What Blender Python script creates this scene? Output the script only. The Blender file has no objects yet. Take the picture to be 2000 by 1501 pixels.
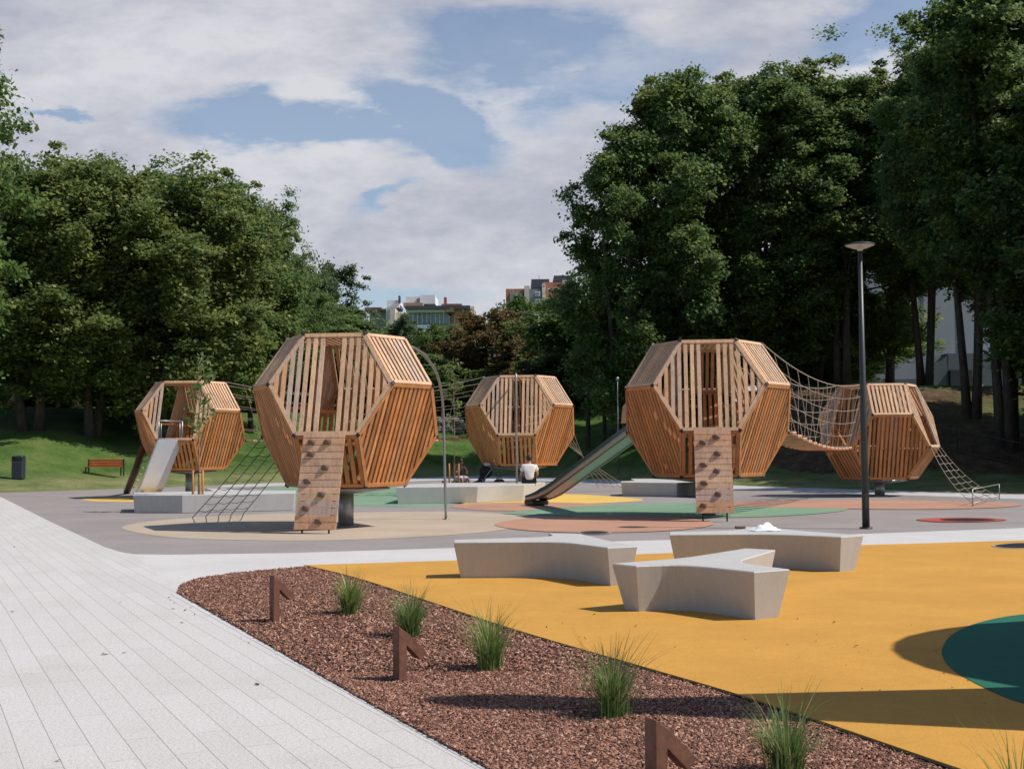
import bpy, bmesh, math, random
import numpy as np
from math import sin, cos, pi, radians, sqrt
from mathutils import Vector, Matrix
random.seed(7); RNG = np.random.default_rng(7)
scene = bpy.context.scene
COL = scene.collection
# ------------------------------------------------------------------ camera
FPX, PITCH, ROLL, HC = 2435.8, 0.05332, 0.00679, 1.58
cam = bpy.data.cameras.new('camera'); camo = bpy.data.objects.new('camera', cam); COL.objects.link(camo)
cam.sensor_width = 36; cam.sensor_fit = 'HORIZONTAL'; cam.lens = FPX / 2000 * 36
cam.clip_end = 3000; cam.clip_start = .1
cam.dof.use_dof = True; cam.dof.focus_distance = 14; cam.dof.aperture_fstop = 8.0
camo.matrix_world = Matrix.Translation((0, 0, HC)) @ Matrix.Rotation(pi / 2 + PITCH, 4, 'X') @ Matrix.Rotation(-ROLL, 4, 'Z')
scene.camera = camo

def ray(u, v):
    a, b = u - 1000, 750.5 - v
    cr, sr = cos(ROLL), sin(ROLL)
    x = a * cr + b * sr; y = -a * sr + b * cr
    c, s = cos(PITCH), sin(PITCH)
    return Vector((x, FPX * c - y * s, FPX * s + y * c))
def G(u, v, z=0.0):
    """point of the photograph's pixel on the level z"""
    d = ray(u, v); t = (z - HC) / d.z
    return Vector((d.x * t, d.y * t, z))
def A(u, v, Y):
    d = ray(u, v); t = Y / d.y
    return Vector((d.x * t, Y, HC + d.z * t))

# ------------------------------------------------------------------ materials
MATS = {}
def nt(name):
    m = bpy.data.materials.new(name); m.use_nodes = True
    t = m.node_tree; b = t.nodes['Principled BSDF']
    MATS[name] = m
    return m, t, b
def N(t, typ, **k):
    n = t.nodes.new(typ)
    for a, b in k.items(): setattr(n, a, b)
    return n
def ramp(t, fac, stops):
    r = N(t, 'ShaderNodeValToRGB')
    e = r.color_ramp.elements
    while len(e) > 1: e.remove(e[-1])
    e[0].position, e[0].color = stops[0][0], (*stops[0][1], 1)
    for p, c in stops[1:]:
        k = e.new(p); k.color = (*c, 1)
    t.links.new(fac, r.inputs[0]); return r.outputs[0]
def noise(t, scale, detail=4, rough=.55, vec=None, dim='3D'):
    n = N(t, 'ShaderNodeTexNoise'); n.inputs['Scale'].default_value = scale
    n.inputs['Detail'].default_value = detail; n.inputs['Roughness'].default_value = rough
    if vec: t.links.new(vec, n.inputs['Vector'])
    return n.outputs['Fac']
def geo(t):
    return N(t, 'ShaderNodeNewGeometry').outputs
def objc(t):
    return N(t, 'ShaderNodeTexCoord').outputs['Object']
def mix(t, a, b, fac, mode='MIX'):
    m = N(t, 'ShaderNodeMix', data_type='RGBA', blend_type=mode)
    for s, v in ((6, a), (7, b)):
        if isinstance(v, tuple): m.inputs[s].default_value = (*v, 1)
        else: t.links.new(v, m.inputs[s])
    if isinstance(fac, (int, float)): m.inputs[0].default_value = fac
    else: t.links.new(fac, m.inputs[0])
    return m.outputs[2]
def bump(t, b, h, strength=.3, dist=.01):
    n = N(t, 'ShaderNodeBump'); n.inputs['Strength'].default_value = strength
    n.inputs['Distance'].default_value = dist
    t.links.new(h, n.inputs['Height']); t.links.new(n.outputs[0], b.inputs['Normal'])
def mapv(t, vec, scale=(1, 1, 1), rot=(0, 0, 0)):
    m = N(t, 'ShaderNodeMapping'); m.inputs['Scale'].default_value = scale
    m.inputs['Rotation'].default_value = rot
    t.links.new(vec, m.inputs['Vector']); return m.outputs[0]

def speckled(name, base, amt=.12, fine=160, rough=.85, big=.5, bigamt=.08, bs=.25, bd=.004):
    """granular outdoor surface: large soft patches and a fine grain"""
    m, t, b = nt(name); g = geo(t)['Position']
    f = noise(t, fine, 2, .7, g); L = noise(t, big, 5, .6, g); M = noise(t, 9, 4, .65, g)
    dk = tuple(c * (1 - amt * 2.2) for c in base); lt = tuple(min(1, c * (1 + amt * 1.6)) for c in base)
    c = ramp(t, f, [(.30, dk), (.5, base), (.72, lt)])
    c2 = mix(t, c, ramp(t, L, [(.3, (1 - bigamt * 2.4,) * 3), (.7, (1 + 0 * bigamt,) * 3)]), 1, 'MULTIPLY')
    c3 = mix(t, c2, ramp(t, M, [(.3, (1 - bigamt,) * 3), (.65, (1, 1, 1))]), 1, 'MULTIPLY')
    t.links.new(c3, b.inputs['Base Color']); b.inputs['Roughness'].default_value = rough
    b.inputs['Specular IOR Level'].default_value = .25
    bump(t, b, f, bs, bd); return m

speckled('rubber_grey', (.30, .268, .255), .10, 120)
speckled('rubber_beige', (.46, .375, .285), .08, 120)
speckled('rubber_orange', (.45, .25, .17), .08, 120)
speckled('rubber_green', (.20, .32, .21), .10, 120)
speckled('rubber_yellow', (.56, .29, .055), .10, 110, big=.9, bigamt=.07)
speckled('rubber_lemon', (.72, .48, .12), .07, 150)
speckled('rubber_teal', (.018, .135, .085), .12, 150)
speckled('rubber_red', (.42, .09, .07), .08, 150)
speckled('concrete_light', (.55, .53, .52), .10, 90, big=.7, bigamt=.05)
speckled('path_far', (.50, .49, .50), .08, 60)
speckled('asphalt_dark', (.05, .05, .055), .1, 60)
speckled('black_edging', (.008, .008, .008), .1, 60)
speckled('mulch_base', (.045, .022, .015), .3, 70, bs=.6, bd=.02)
# cast concrete benches
m, t, b = nt('bench_concrete'); g = geo(t)['Position']
c = ramp(t, noise(t, 3, 6, .6, g), [(.3, (.44, .43, .415)), (.7, (.48, .47, .455))])
c = mix(t, c, ramp(t, noise(t, 90, 2, .7, g), [(.35, (.86, .86, .86)), (.6, (1, 1, 1))]), 1, 'MULTIPLY')
st = noise(t, 14, 4, .6, mapv(t, g, (1, 1, .12)))
c = mix(t, c, ramp(t, st, [(.35, (.95, .945, .935)), (.55, (1, 1, 1))]), 1, 'MULTIPLY')
t.links.new(c, b.inputs['Base Color']); b.inputs['Roughness'].default_value = .8
bump(t, b, noise(t, 90, 3, .7, g), .2, .003)
# paving boards of washed concrete
m, t, b = nt('paving'); oc = objc(t)
br = N(t, 'ShaderNodeTexBrick'); t.links.new(oc, br.inputs['Vector'])
for k, v in (('Scale', 1), ('Mortar Size', .0028), ('Mortar Smooth', .3), ('Bias', 0), ('Brick Width', 1.25), ('Row Height', .184)):
    br.inputs[k].default_value = v
br.inputs['Color1'].default_value = (.555, .535, .52, 1); br.inputs['Color2'].default_value = (.595, .575, .56, 1)
br.inputs['Mortar'].default_value = (.30, .285, .27, 1); br.offset = .37; br.offset_frequency = 2
f = noise(t, 150, 3, .85, oc); f2 = noise(t, 45, 4, .85, oc)
c = mix(t, br.outputs['Color'], ramp(t, f, [(.36, (.50, .49, .48)), (.47, (.90, .89, .88)), (.6, (1.04, 1.04, 1.04))]), 1, 'MULTIPLY')
c = mix(t, c, ramp(t, f2, [(.36, (.72, .71, .70)), (.48, (.98, .98, .98)), (.62, (1.05, 1.05, 1.05))]), 1, 'MULTIPLY')
c = mix(t, c, ramp(t, noise(t, .8, 5, .6, oc), [(.30, (.90, .89, .87)), (.42, (.975, .97, .965)), (.6, (1, 1, 1))]), 1, 'MULTIPLY')
t.links.new(c, b.inputs['Base Color']); b.inputs['Roughness'].default_value = .85
mh = N(t, 'ShaderNodeMath', operation='MULTIPLY_ADD'); t.links.new(f, mh.inputs[0]); mh.inputs[1].default_value = .25
iv = N(t, 'ShaderNodeMath', operation='SUBTRACT'); iv.inputs[0].default_value = 1; t.links.new(br.outputs['Fac'], iv.inputs[1])
t.links.new(iv.outputs[0], mh.inputs[2]); bump(t, b, mh.outputs[0], .5, .006)
# mulch chips
m, t, b = nt('mulch_chip'); g = geo(t)
c = ramp(t, g['Random Per Island'], [(0, (.045, .018, .011)), (.3, (.16, .066, .040)), (.6, (.27, .118, .074)), (.85, (.37, .185, .125)), (1, (.56, .36, .26))])
t.links.new(c, b.inputs['Base Color']); b.inputs['Roughness'].default_value = .8
# timber
def wood(name, base, var=.35, rough=.6):
    m, t, b = nt(name); g = geo(t)
    lo = tuple(x * (1 - var) for x in base); hi = tuple(min(1, x * (1 + var * .55)) for x in base)
    c = ramp(t, g['Random Per Island'], [(0, lo), (.3, base), (.55, (base[0] * .97, base[1] * .84, base[2] * .72)), (.8, hi), (.93, (base[0] * .8, base[1] * .9, base[2] * 1.1)), (1, base)])
    grain = noise(t, 22, 5, .65, mapv(t, objc(t), (1, 1, .18)))
    c = mix(t, c, ramp(t, grain, [(.3, (.72, .66, .6)), (.55, (1, 1, 1)), (.8, (1.0, .97, .92))]), 1, 'MULTIPLY')
    c = mix(t, c, ramp(t, noise(t, 1.7, 4, .6, g['Position']), [(.35, (.82, .80, .80)), (.6, (1, 1, 1))]), 1, 'MULTIPLY')
    t.links.new(c, b.inputs['Base Color']); b.inputs['Roughness'].default_value = rough
    b.inputs['Specular IOR Level'].default_value = .3
    bump(t, b, grain, .2, .004); return m
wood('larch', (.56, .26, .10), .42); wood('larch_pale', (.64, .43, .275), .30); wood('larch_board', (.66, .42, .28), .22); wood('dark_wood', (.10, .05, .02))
wood('bench_wood', (.55, .19, .075), .15); wood('stake_wood', (.40, .22, .07), .2)
def plain(name, col, rough=.5, metal=0.0, var=.12, sc=6):
    m, t, b = nt(name)
    c = ramp(t, noise(t, sc, 5, .6, geo(t)['Position']), [(.3, tuple(x * (1 - var) for x in col)), (.7, col)])
    t.links.new(c, b.inputs['Base Color']); b.inputs['Roughness'].default_value = rough; b.inputs['Metallic'].default_value = metal
    return m
plain('galvanised', (.34, .35, .34), .45, .7, .25, 9)
plain('steel_sheet', (.60, .62, .72), .6, .25, .08, 3)  # wide slide: bluish sky reflection is put into the base colour
plain('brushed_steel', (.33, .33, .32), .3, .95, .12, 3)
plain('joint_black', (.012, .012, .013), .5)
plain('lamp_paint', (.028, .031, .032), .45, 0)
plain('lamp_under', (.45, .42, .38), .35, .2)
plain('bin_paint', (.022, .03, .045), .5)
plain('rope', (.34, .27, .21), .9, 0, .2, 30)
plain('rope_dark', (.07, .075, .08), .85, 0, .2, 30)
plain('yellow_edge', (.55, .27, .02), .5)
plain('hold', (.16, .10, .075), .7)
plain('fence_paint', (.012, .013, .014), .5)
plain('skin', (.42, .22, .15), .6); plain('skin_dark', (.24, .12, .08), .6)
plain('cotton_white', (.72, .67, .66), .9, 0, .08, 12); plain('cloth_black', (.012, .012, .014), .85)
plain('cloth_grey', (.45, .45, .50), .9); plain('hair_black', (.012, .009, .008), .6)
plain('cloth_red', (.20, .05, .03), .8)
plain('white_paper', (.8, .8, .82), .8)
plain('tyre', (.015, .015, .015), .7)
plain('facade_cream', (.64, .57, .48), .8, 0, .2, .6); plain('facade_grey', (.24, .27, .28), .8, 0, .25, .5)
plain('facade_white', (.78, .78, .80), .7); plain('facade_brick', (.45, .20, .12), .85, 0, .3, 1.5)
plain('facade_tan', (.42, .25, .16), .85); plain('glass_blue', (.20, .27, .33), .2); plain('roof_dark', (.05, .065, .08), .6)
plain('hall_wall', (.28, .29, .33), .8, 0, .1, .3); plain('hall_base', (.10, .115, .13), .8, 0, .2, .6); plain('roof_red', (.30, .09, .06), .7)
plain('stone_grey', (.22, .21, .20), .9, 0, .3, 8)
# corten
m, t, b = nt('corten'); g = geo(t)['Position']
c = ramp(t, noise(t, 18, 6, .7, g), [(.3, (.08, .035, .022)), (.55, (.15, .058, .034)), (.75, (.21, .085, .048))])
t.links.new(c, b.inputs['Base Color']); b.inputs['Roughness'].default_value = .75; bump(t, b, noise(t, 60, 3, .6, g), .25, .003)
# lawn
def lawn(name, stops, sc=1.2):
    m, t, b = nt(name); g = geo(t)['Position']
    c = ramp(t, noise(t, sc, 7, .7, g), stops)
    c = mix(t, c, ramp(t, noise(t, 22, 4, .8, mapv(t, g, (1, .5, 1))), [(.3, (.5, .55, .45)), (.55, (1, 1, 1)), (.8, (1.25, 1.2, 1.1))]), 1, 'MULTIPLY')
    t.links.new(c, b.inputs['Base Color']); b.inputs['Roughness'].default_value = .9
    b.inputs['Specular IOR Level'].default_value = .15
    bump(t, b, noise(t, 14, 5, .8, g), .9, .08); return m
m, t, b = nt('ground'); g = geo(t)['Position']
sx = N(t, 'ShaderNodeSeparateXYZ'); t.links.new(g, sx.inputs[0])
gr = ramp(t, noise(t, .35, 8, .75, g), [(.34, (.035, .075, .016)), (.46, (.065, .125, .028)), (.58, (.11, .165, .045)), (.72, (.21, .20, .085))])
gl = ramp(t, noise(t, .5, 8, .75, g), [(.36, (.11, .15, .05)), (.5, (.20, .22, .09)), (.66, (.30, .28, .14))])
hz = N(t, 'ShaderNodeMapRange'); t.links.new(sx.outputs[2], hz.inputs[0])
hz.inputs[1].default_value = .25; hz.inputs[2].default_value = .75
gr = mix(t, gl, gr, hz.outputs[0])
# bare leaf litter on the steep right bank
sl = N(t, 'ShaderNodeSeparateXYZ'); t.links.new(geo(t)['Normal'], sl.inputs[0])
k = N(t, 'ShaderNodeMapRange'); t.links.new(sl.outputs[2], k.inputs[0]); k.inputs[1].default_value = .975; k.inputs[2].default_value = .955
k2 = N(t, 'ShaderNodeMapRange'); t.links.new(sx.outputs[0], k2.inputs[0]); k2.inputs[1].default_value = 9; k2.inputs[2].default_value = 14
kk = N(t, 'ShaderNodeMath', operation='MULTIPLY'); t.links.new(k.outputs[0], kk.inputs[0]); t.links.new(k2.outputs[0], kk.inputs[1])
soil = ramp(t, noise(t, 1.5, 8, .75, g), [(.35, (.06, .04, .025)), (.5, (.12, .08, .05)), (.7, (.22, .15, .10))])
c = mix(t, gr, soil, kk.outputs[0])
c = mix(t, c, ramp(t, noise(t, 9, 5, .85, g), [(.3, (.45, .5, .4)), (.52, (1, 1, 1)), (.8, (1.2, 1.2, 1.1))]), 1, 'MULTIPLY')
t.links.new(c, b.inputs['Base Color']); b.inputs['Roughness'].default_value = .9; b.inputs['Specular IOR Level'].default_value = .1
bump(t, b, noise(t, 10, 5, .8, g), .9, .1)
# leaves
def leafmat(name, stops, trans=.46):
    m, t, b = nt(name); g = geo(t)
    c = ramp(t, g['Random Per Island'], stops)
    c = mix(t, c, ramp(t, noise(t, .55, 4, .6, g['Position']), [(.32, (.62, .72, .66)), (.5, (1, 1, 1)), (.66, (1.35, 1.2, .95))]), 1, 'MULTIPLY')
    t.links.new(c, b.inputs['Base Color']); b.inputs['Roughness'].default_value = .55; b.inputs['Specular IOR Level'].default_value = .3
    tr = N(t, 'ShaderNodeBsdfTranslucent')
    t.links.new(mix(t, c, (.9, 1.0, .35), .12), tr.inputs[0])
    ms = N(t, 'ShaderNodeMixShader'); ms.inputs[0].default_value = trans
    out = t.nodes['Material Output']
    t.links.new(b.outputs[0], ms.inputs[1]); t.links.new(tr.outputs[0], ms.inputs[2]); t.links.new(ms.outputs[0], out.inputs[0])
    return m
leafmat('leaf_lime', [(0, (.05, .095, .027)), (.45, (.10, .155, .042)), (.8, (.17, .215, .06)), (1, (.31, .32, .11))])
leafmat('leaf_dark', [(0, (.038, .085, .028)), (.5, (.075, .145, .042)), (.85, (.13, .205, .058)), (1, (.26, .31, .10))])
leafmat('leaf_bright', [(0, (.03, .08, .018)), (.5, (.055, .12, .025)), (1, (.14, .22, .05))])
leafmat('leaf_birch', [(0, (.03, .065, .03)), (.5, (.05, .095, .045)), (1, (.10, .15, .07))])
leafmat('leaf_brown', [(0, (.05, .035, .015)), (.5, (.10, .058, .022)), (1, (.19, .10, .035))])
leafmat('leaf_sapling', [(0, (.06, .11, .03)), (.5, (.11, .18, .05)), (1, (.20, .26, .09))])
leafmat('grass_blade', [(0, (.06, .135, .025)), (.5, (.11, .20, .045)), (.78, (.20, .27, .09)), (1, (.52, .48, .28))], .3)
m, t, b = nt('bark'); g = geo(t)['Position']
c = ramp(t, noise(t, 7, 6, .7, mapv(t, g, (1, 1, .25))), [(.3, (.022, .018, .014)), (.6, (.07, .058, .045)), (.8, (.11, .09, .07))])
t.links.new(c, b.inputs['Base Color']); b.inputs['Roughness'].default_value = .9
plain('bark_pale', (.34, .24, .17), .9, 0, .4, 12)

# ------------------------------------------------------------------ object helpers
def tag(o, label=None, cat=None, group=None, kind=None):
    if label: o['label'] = label
    if cat: o['category'] = cat
    if group: o['group'] = group
    if kind: o['kind'] = kind
    return o
def empty(name, loc, label, cat, group=None, rz=0):
    o = bpy.data.objects.new(name, None); COL.objects.link(o); o.location = loc; o.rotation_euler = (0, 0, rz)
    o.empty_display_size = .2
    return tag(o, label, cat, group)
class MB:
    """collects boxes, bars, prisms and tubes into one mesh"""
    def __init__(s): s.v = []; s.f = []; s.smooth = []
    def add(s, vs, fs, smooth=False):
        o = len(s.v); s.v += [tuple(p) for p in vs]
        s.f += [tuple(i + o for i in f) for f in fs]; s.smooth += [smooth] * len(fs)
    def prism(s, poly, h):
        """poly: list of 3D points, h: extrusion vector"""
        n = len(poly); h = Vector(h); P = [Vector(p) for p in poly]
        s.add(P + [p + h for p in P], [tuple(range(n - 1, -1, -1)), tuple(range(n, 2 * n))] + [(i, (i + 1) % n, n + (i + 1) % n, n + i) for i in range(n)])
    def loft(s, a, b):
        n = len(a)
        s.add(list(a) + list(b), [tuple(range(n - 1, -1, -1)), tuple(range(n, 2 * n))] + [(i, (i + 1) % n, n + (i + 1) % n, n + i) for i in range(n)])
    def box(s, c, size, ax=None, bev=0):
        c = Vector(c); hx, hy, hz = (x / 2 for x in size)
        X, Y, Z = ax if ax else (Vector((1, 0, 0)), Vector((0, 1, 0)), Vector((0, 0, 1)))
        if not bev:
            P = [c + X * (a * hx) + Y * (b_ * hy) + Z * (d * hz) for d in (-1, 1) for a, b_ in ((-1, -1), (1, -1), (1, 1), (-1, 1))]
            s.add(P, [(3, 2, 1, 0), (4, 5, 6, 7), (0, 1, 5, 4), (1, 2, 6, 5), (2, 3, 7, 6), (3, 0, 4, 7)])
        else:
            rows = []
            for d, k in ((-hz, bev), (-hz + bev, 0), (hz - bev, 0), (hz, bev)):
                rows.append([c + X * (a * (hx - max(k, e1))) + Y * (b_ * (hy - max(k, e2))) + Z * d for a, b_, e1, e2 in
                             ((-1, -1, bev, 0), (1, -1, bev, 0), (1, -1, 0, bev), (1, 1, 0, bev), (1, 1, bev, 0), (-1, 1, bev, 0), (-1, 1, 0, bev), (-1, -1, 0, bev))])
            P = sum(rows, []); F = [tuple(range(7, -1, -1)), tuple(range(24, 32))]
            for r in range(3):
                for i in range(8): F.append((r * 8 + i, r * 8 + (i + 1) % 8, r * 8 + 8 + (i + 1) % 8, r * 8 + 8 + i))
            s.add(P, F)
    def bar(s, p, q, w, h, up=Vector((0, 0, 1)), bev=0):
        p, q = Vector(p), Vector(q); d = (q - p); L = d.length; d.normalize()
        x = d.cross(up)
        if x.length < 1e-4: x = d.cross(Vector((1, 0, 0)))
        x.normalize(); z = x.cross(d)
        s.box((p + q) / 2, (w, L, h), (x, d, z), bev)
    def tube(s, pts, rad, n=8, cap=True):
        pts = [Vector(p) for p in pts]; m = len(pts)
        if not hasattr(rad, '__len__'): rad = [rad] * m
        ref = None; rings = []
        for i, p in enumerate(pts):
            d = (pts[min(i + 1, m - 1)] - pts[max(i - 1, 0)]).normalized()
            if ref is None: ref = d.orthogonal().normalized()
            ref = (ref - d * ref.dot(d)).normalized(); e = d.cross(ref)
            rings.append([p + (ref * cos(2 * pi * k / n) + e * sin(2 * pi * k / n)) * rad[i] for k in range(n)])
        F = [(r * n + k, r * n + (k + 1) % n, (r + 1) * n + (k + 1) % n, (r + 1) * n + k) for r in range(m - 1) for k in range(n)]
        o = len(s.v); s.add(sum(rings, []), F, True)
        if cap:
            s.f += [tuple(o + k for k in range(n - 1, -1, -1)), tuple(o + (m - 1) * n + k for k in range(n))]; s.smooth += [False, False]
    def lathe(s, prof, c=(0, 0, 0), n=24):
        c = Vector(c); P = [c + Vector((r * cos(2 * pi * k / n), r * sin(2 * pi * k / n), z)) for r, z in prof for k in range(n)]
        F = [(i * n + k, i * n + (k + 1) % n, (i + 1) * n + (k + 1) % n, (i + 1) * n + k) for i in range(len(prof) - 1) for k in range(n)]
        s.add(P, F, True)
    def ball(s, c, r, n=10, sq=(1, 1, 1)):
        c = Vector(c)
        P = []; R = max(4, n // 2)
        for i in range(R + 1):
            a = pi * i / R
            for k in range(n):
                w = 2 * pi * k / n
                P.append(c + Vector((r * sq[0] * sin(a) * cos(w), r * sq[1] * sin(a) * sin(w), r * sq[2] * cos(a))))
        F = [(i * n + k, (i + 1) * n + k, (i + 1) * n + (k + 1) % n, i * n + (k + 1) % n) for i in range(R) for k in range(n)]
        s.add(P, F, True)
    def build(s, name, mat, parent=None, world=False):
        me = bpy.data.meshes.new(name); me.from_pydata(s.v, [], s.f)
        me.polygons.foreach_set('use_smooth', s.smooth)
        me.materials.append(MATS[mat]); me.validate(); me.update()
        o = bpy.data.objects.new(name, me); COL.objects.link(o)
        if parent is not None:
            o.parent = parent
            if world: o.matrix_parent_inverse = Matrix.LocRotScale(parent.location, parent.rotation_euler, parent.scale).inverted()
        return o
def npmesh(name, V, F, mat, parent=None):
    me = bpy.data.meshes.new(name); nv, nf = len(V), len(F); k = F.shape[1]
    me.vertices.add(nv); me.vertices.foreach_set('co', V.astype(np.float32).ravel())
    me.loops.add(nf * k); me.loops.foreach_set('vertex_index', F.astype(np.int32).ravel())
    me.polygons.add(nf); me.polygons.foreach_set('loop_start', np.arange(0, nf * k, k, dtype=np.int32))
    me.polygons.foreach_set('loop_total', np.full(nf, k, dtype=np.int32))
    me.materials.append(MATS[mat]); me.update(calc_edges=True)
    o = bpy.data.objects.new(name, me); COL.objects.link(o)
    if parent is not None: o.parent = parent
    return o
def kids(o): return [c for c in bpy.data.objects if c.parent == o]
def copy_tree(o, parent=None):
    c = o.copy(); COL.objects.link(c); c.parent = parent
    for ch in kids(o): copy_tree(ch, c)
    return c
def smooth_loop(pts, n=8, closed=True):
    out = []; m = len(pts)
    rng = range(m) if closed else range(m - 1)
    for i in rng:
        g = (lambda k: pts[k % m]) if closed else (lambda k: pts[max(0, min(m - 1, k))])
        p0, p1, p2, p3 = g(i - 1), g(i), g(i + 1), g(i + 2)
        for j in range(n):
            t_ = j / n
            out.append(.5 * ((2 * p1) + (-p0 + p2) * t_ + (2 * p0 - 5 * p1 + 4 * p2 - p3) * t_ ** 2 + (-p0 + 3 * p1 - 3 * p2 + p3) * t_ ** 3))
    if not closed: out.append(pts[-1])
    return out
def sheet(name, pts, z, mat, kind='structure', label=None, thick=0):
    bm = bmesh.new(); vs = [bm.verts.new((p.x, p.y, z)) for p in pts]
    f = bm.faces.new(vs); f.normal_update()
    if f.normal.z < 0: f.normal_flip()
    if thick:
        r = bmesh.ops.extrude_face_region(bm, geom=[f]); bmesh.ops.translate(bm, verts=[e for e in r['geom'] if isinstance(e, bmesh.types.BMVert)], vec=(0, 0, -thick))
        bmesh.ops.recalc_face_normals(bm, faces=bm.faces)
    bmesh.ops.triangulate(bm, faces=[f_ for f_ in bm.faces if len(f_.verts) > 4])
    me = bpy.data.meshes.new(name); bm.to_mesh(me); bm.free(); me.materials.append(MATS[mat])
    o = bpy.data.objects.new(name, me); COL.objects.link(o); o['kind'] = kind
    if label: o['label'] = label
    return o

# ------------------------------------------------------------------ terrain
BX = [-200, -60, -25, -19, -14, -9, -4, 0, 5, 9, 13, 17, 25, 200]
BY = [46, 46, 48, 56, 63, 72, 80, 82, 70, 58, 49, 44, 43, 43]
def prof(d, side):
    if side == 'l': return np.interp(d, [0, 8, 15, 28, 50, 110, 400], [0, .62, 1.9, 4.4, 5.2, 7, 8])
    if side == 'm': return np.interp(d, [0, 3, 12, 30, 60, 120, 400], [0, .5, 3.1, 5.2, 6, 8, 9])
    return np.interp(d, [0, 5, 14, 20, 30, 60, 120, 400], [0, .1, .25, 2.3, 5.3, 5.5, 7, 9])
def zt(x, y):
    d = y - np.interp(x, BX, BY)
    w = np.interp(x, [-16, -2, 4, 14], [0, 1, 1, 2])
    l, m_, r = prof(d, 'l'), prof(d, 'm'), prof(d, 'r')
    return np.where(d <= 0, 0, np.where(w < 1, l * (1 - w) + m_ * w, m_ * (2 - w) + r * (w - 1))) + np.interp(d, [0, 4], [0, 1]) * .06 * (np.sin(x * .5 + y * .31) + np.sin(x * .23 - y * .47))
gx = np.concatenate([np.linspace(-600, -60, 14), np.arange(-56, 62, 1.0), np.linspace(64, 600, 14)])
gy = np.concatenate([np.linspace(-30, 36, 10), np.arange(38, 135, 1.0), np.linspace(140, 1500, 16)])
XX, YY = np.meshgrid(gx, gy); ZZ = zt(XX, YY) - .025
nx, ny = len(gx), len(gy)
I = np.arange(nx * ny).reshape(ny, nx)
F = np.stack([I[:-1, :-1], I[:-1, 1:], I[1:, 1:], I[1:, :-1]], -1).reshape(-1, 4)
o = npmesh('ground', np.stack([XX, YY, ZZ], -1).reshape(-1, 3), F, 'ground'); o['kind'] = 'structure'
for p in o.data.polygons: p.use_smooth = True

def PX(lst, z=0): return [G(u, v, z) for u, v in lst]
# grey rubber field, bounded by the far edge curve
far = [Vector((x, float(np.interp(x, BX, BY)) - .6, 0)) for x in (-24, -21.5, -19, -16.5, -14, -11.5, -9, -6.5, -4, -2, 0, 2.5, 5, 7, 9, 11, 13, 15, 17, 21, 25, 40)]
near = PX([(2300, 1015), (2000, 1030), (1700, 1041), (1500, 1048), (1200, 1056), (880, 1069), (560, 1079), (330, 1082), (262, 1081), (235, 1077), (205, 1068), (100, 1019), (0, 969), (-60, 940)])
sheet('rubber_ground', far + near, -.012, 'rubber_grey')
# pale footpath behind the playground
top = [(430, 944), (560, 940), (700, 935), (870, 928), (1000, 930), (1100, 933), (1230, 938), (1500, 949), (1700, 956), (2000, 965), (2300, 976)]
bot = [(2300, 988), (2000, 974), (1700, 964), (1500, 957), (1230, 948), (1100, 942), (1000, 938), (870, 937), (700, 943), (560, 948), (430, 951)]
sheet('path', PX(top) + PX(bot), -.006, 'path_far')
# concrete strip and wedge
sheet('pavement', PX([(2300, 1015), (2000, 1030), (1700, 1041), (1500, 1048), (1200, 1056), (880, 1069), (560, 1079), (330, 1082), (262, 1081), (235, 1077), (330, 1150), (345, 1162), (420, 1150), (597, 1125), (900, 1115), (1300, 1100), (1700, 1085), (2000, 1072), (2300, 1062)]), -.004, 'concrete_light')
# board paving; its joints run along the walk
d0 = (G(-178, 1200) - G(-178, 1200)); dirp = Vector((-1178, FPX, 0)).normalized()
# direction of the walk: vanishing point at pixel (-178, 886)
r_ = ray(-178, 887); dirp = Vector((r_.x, r_.y, 0)).normalized(); side = Vector((dirp.y, -dirp.x, 0))
ang = math.atan2(dirp.y, dirp.x); org = G(215, 1078)
pts = PX([(0, 969), (100, 1019), (205, 1068), (235, 1077), (262, 1083), (345, 1152), (700, 1362), (950, 1501)])
pts = [G(-60, 940)] + pts + [G(950, 1501) - dirp * 6, G(950, 1501) - dirp * 6 - side * 9, G(-60, 940) - side * 9]
pv = sheet('paving', pts, 0, 'paving')
M_ = Matrix.Translation(org) @ Matrix.Rotation(ang, 4, 'Z')
pv.data.transform(M_.inverted()); pv.matrix_world = M_
# mulch bed and its black edging
yedge = smooth_loop(PX([(597, 1107), (700, 1133), (830, 1176), (1000, 1233), (1240, 1304), (1420, 1357), (1600, 1416), (1850, 1503)]), 6, False)
dl = (yedge[-1] - yedge[-7]).normalized()
yedge.append(yedge[-1] + dl * 6)
mtop = PX([(345, 1156), (352, 1143), (385, 1131), (450, 1121), (520, 1114)])
mleft = PX([(950, 1501), (700, 1362), (345, 1158)]); mleft = [mleft[0] - dirp * 6] + mleft
bed = mtop + yedge + mleft
sheet('mulch_ground', bed, .003, 'mulch_base')
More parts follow.
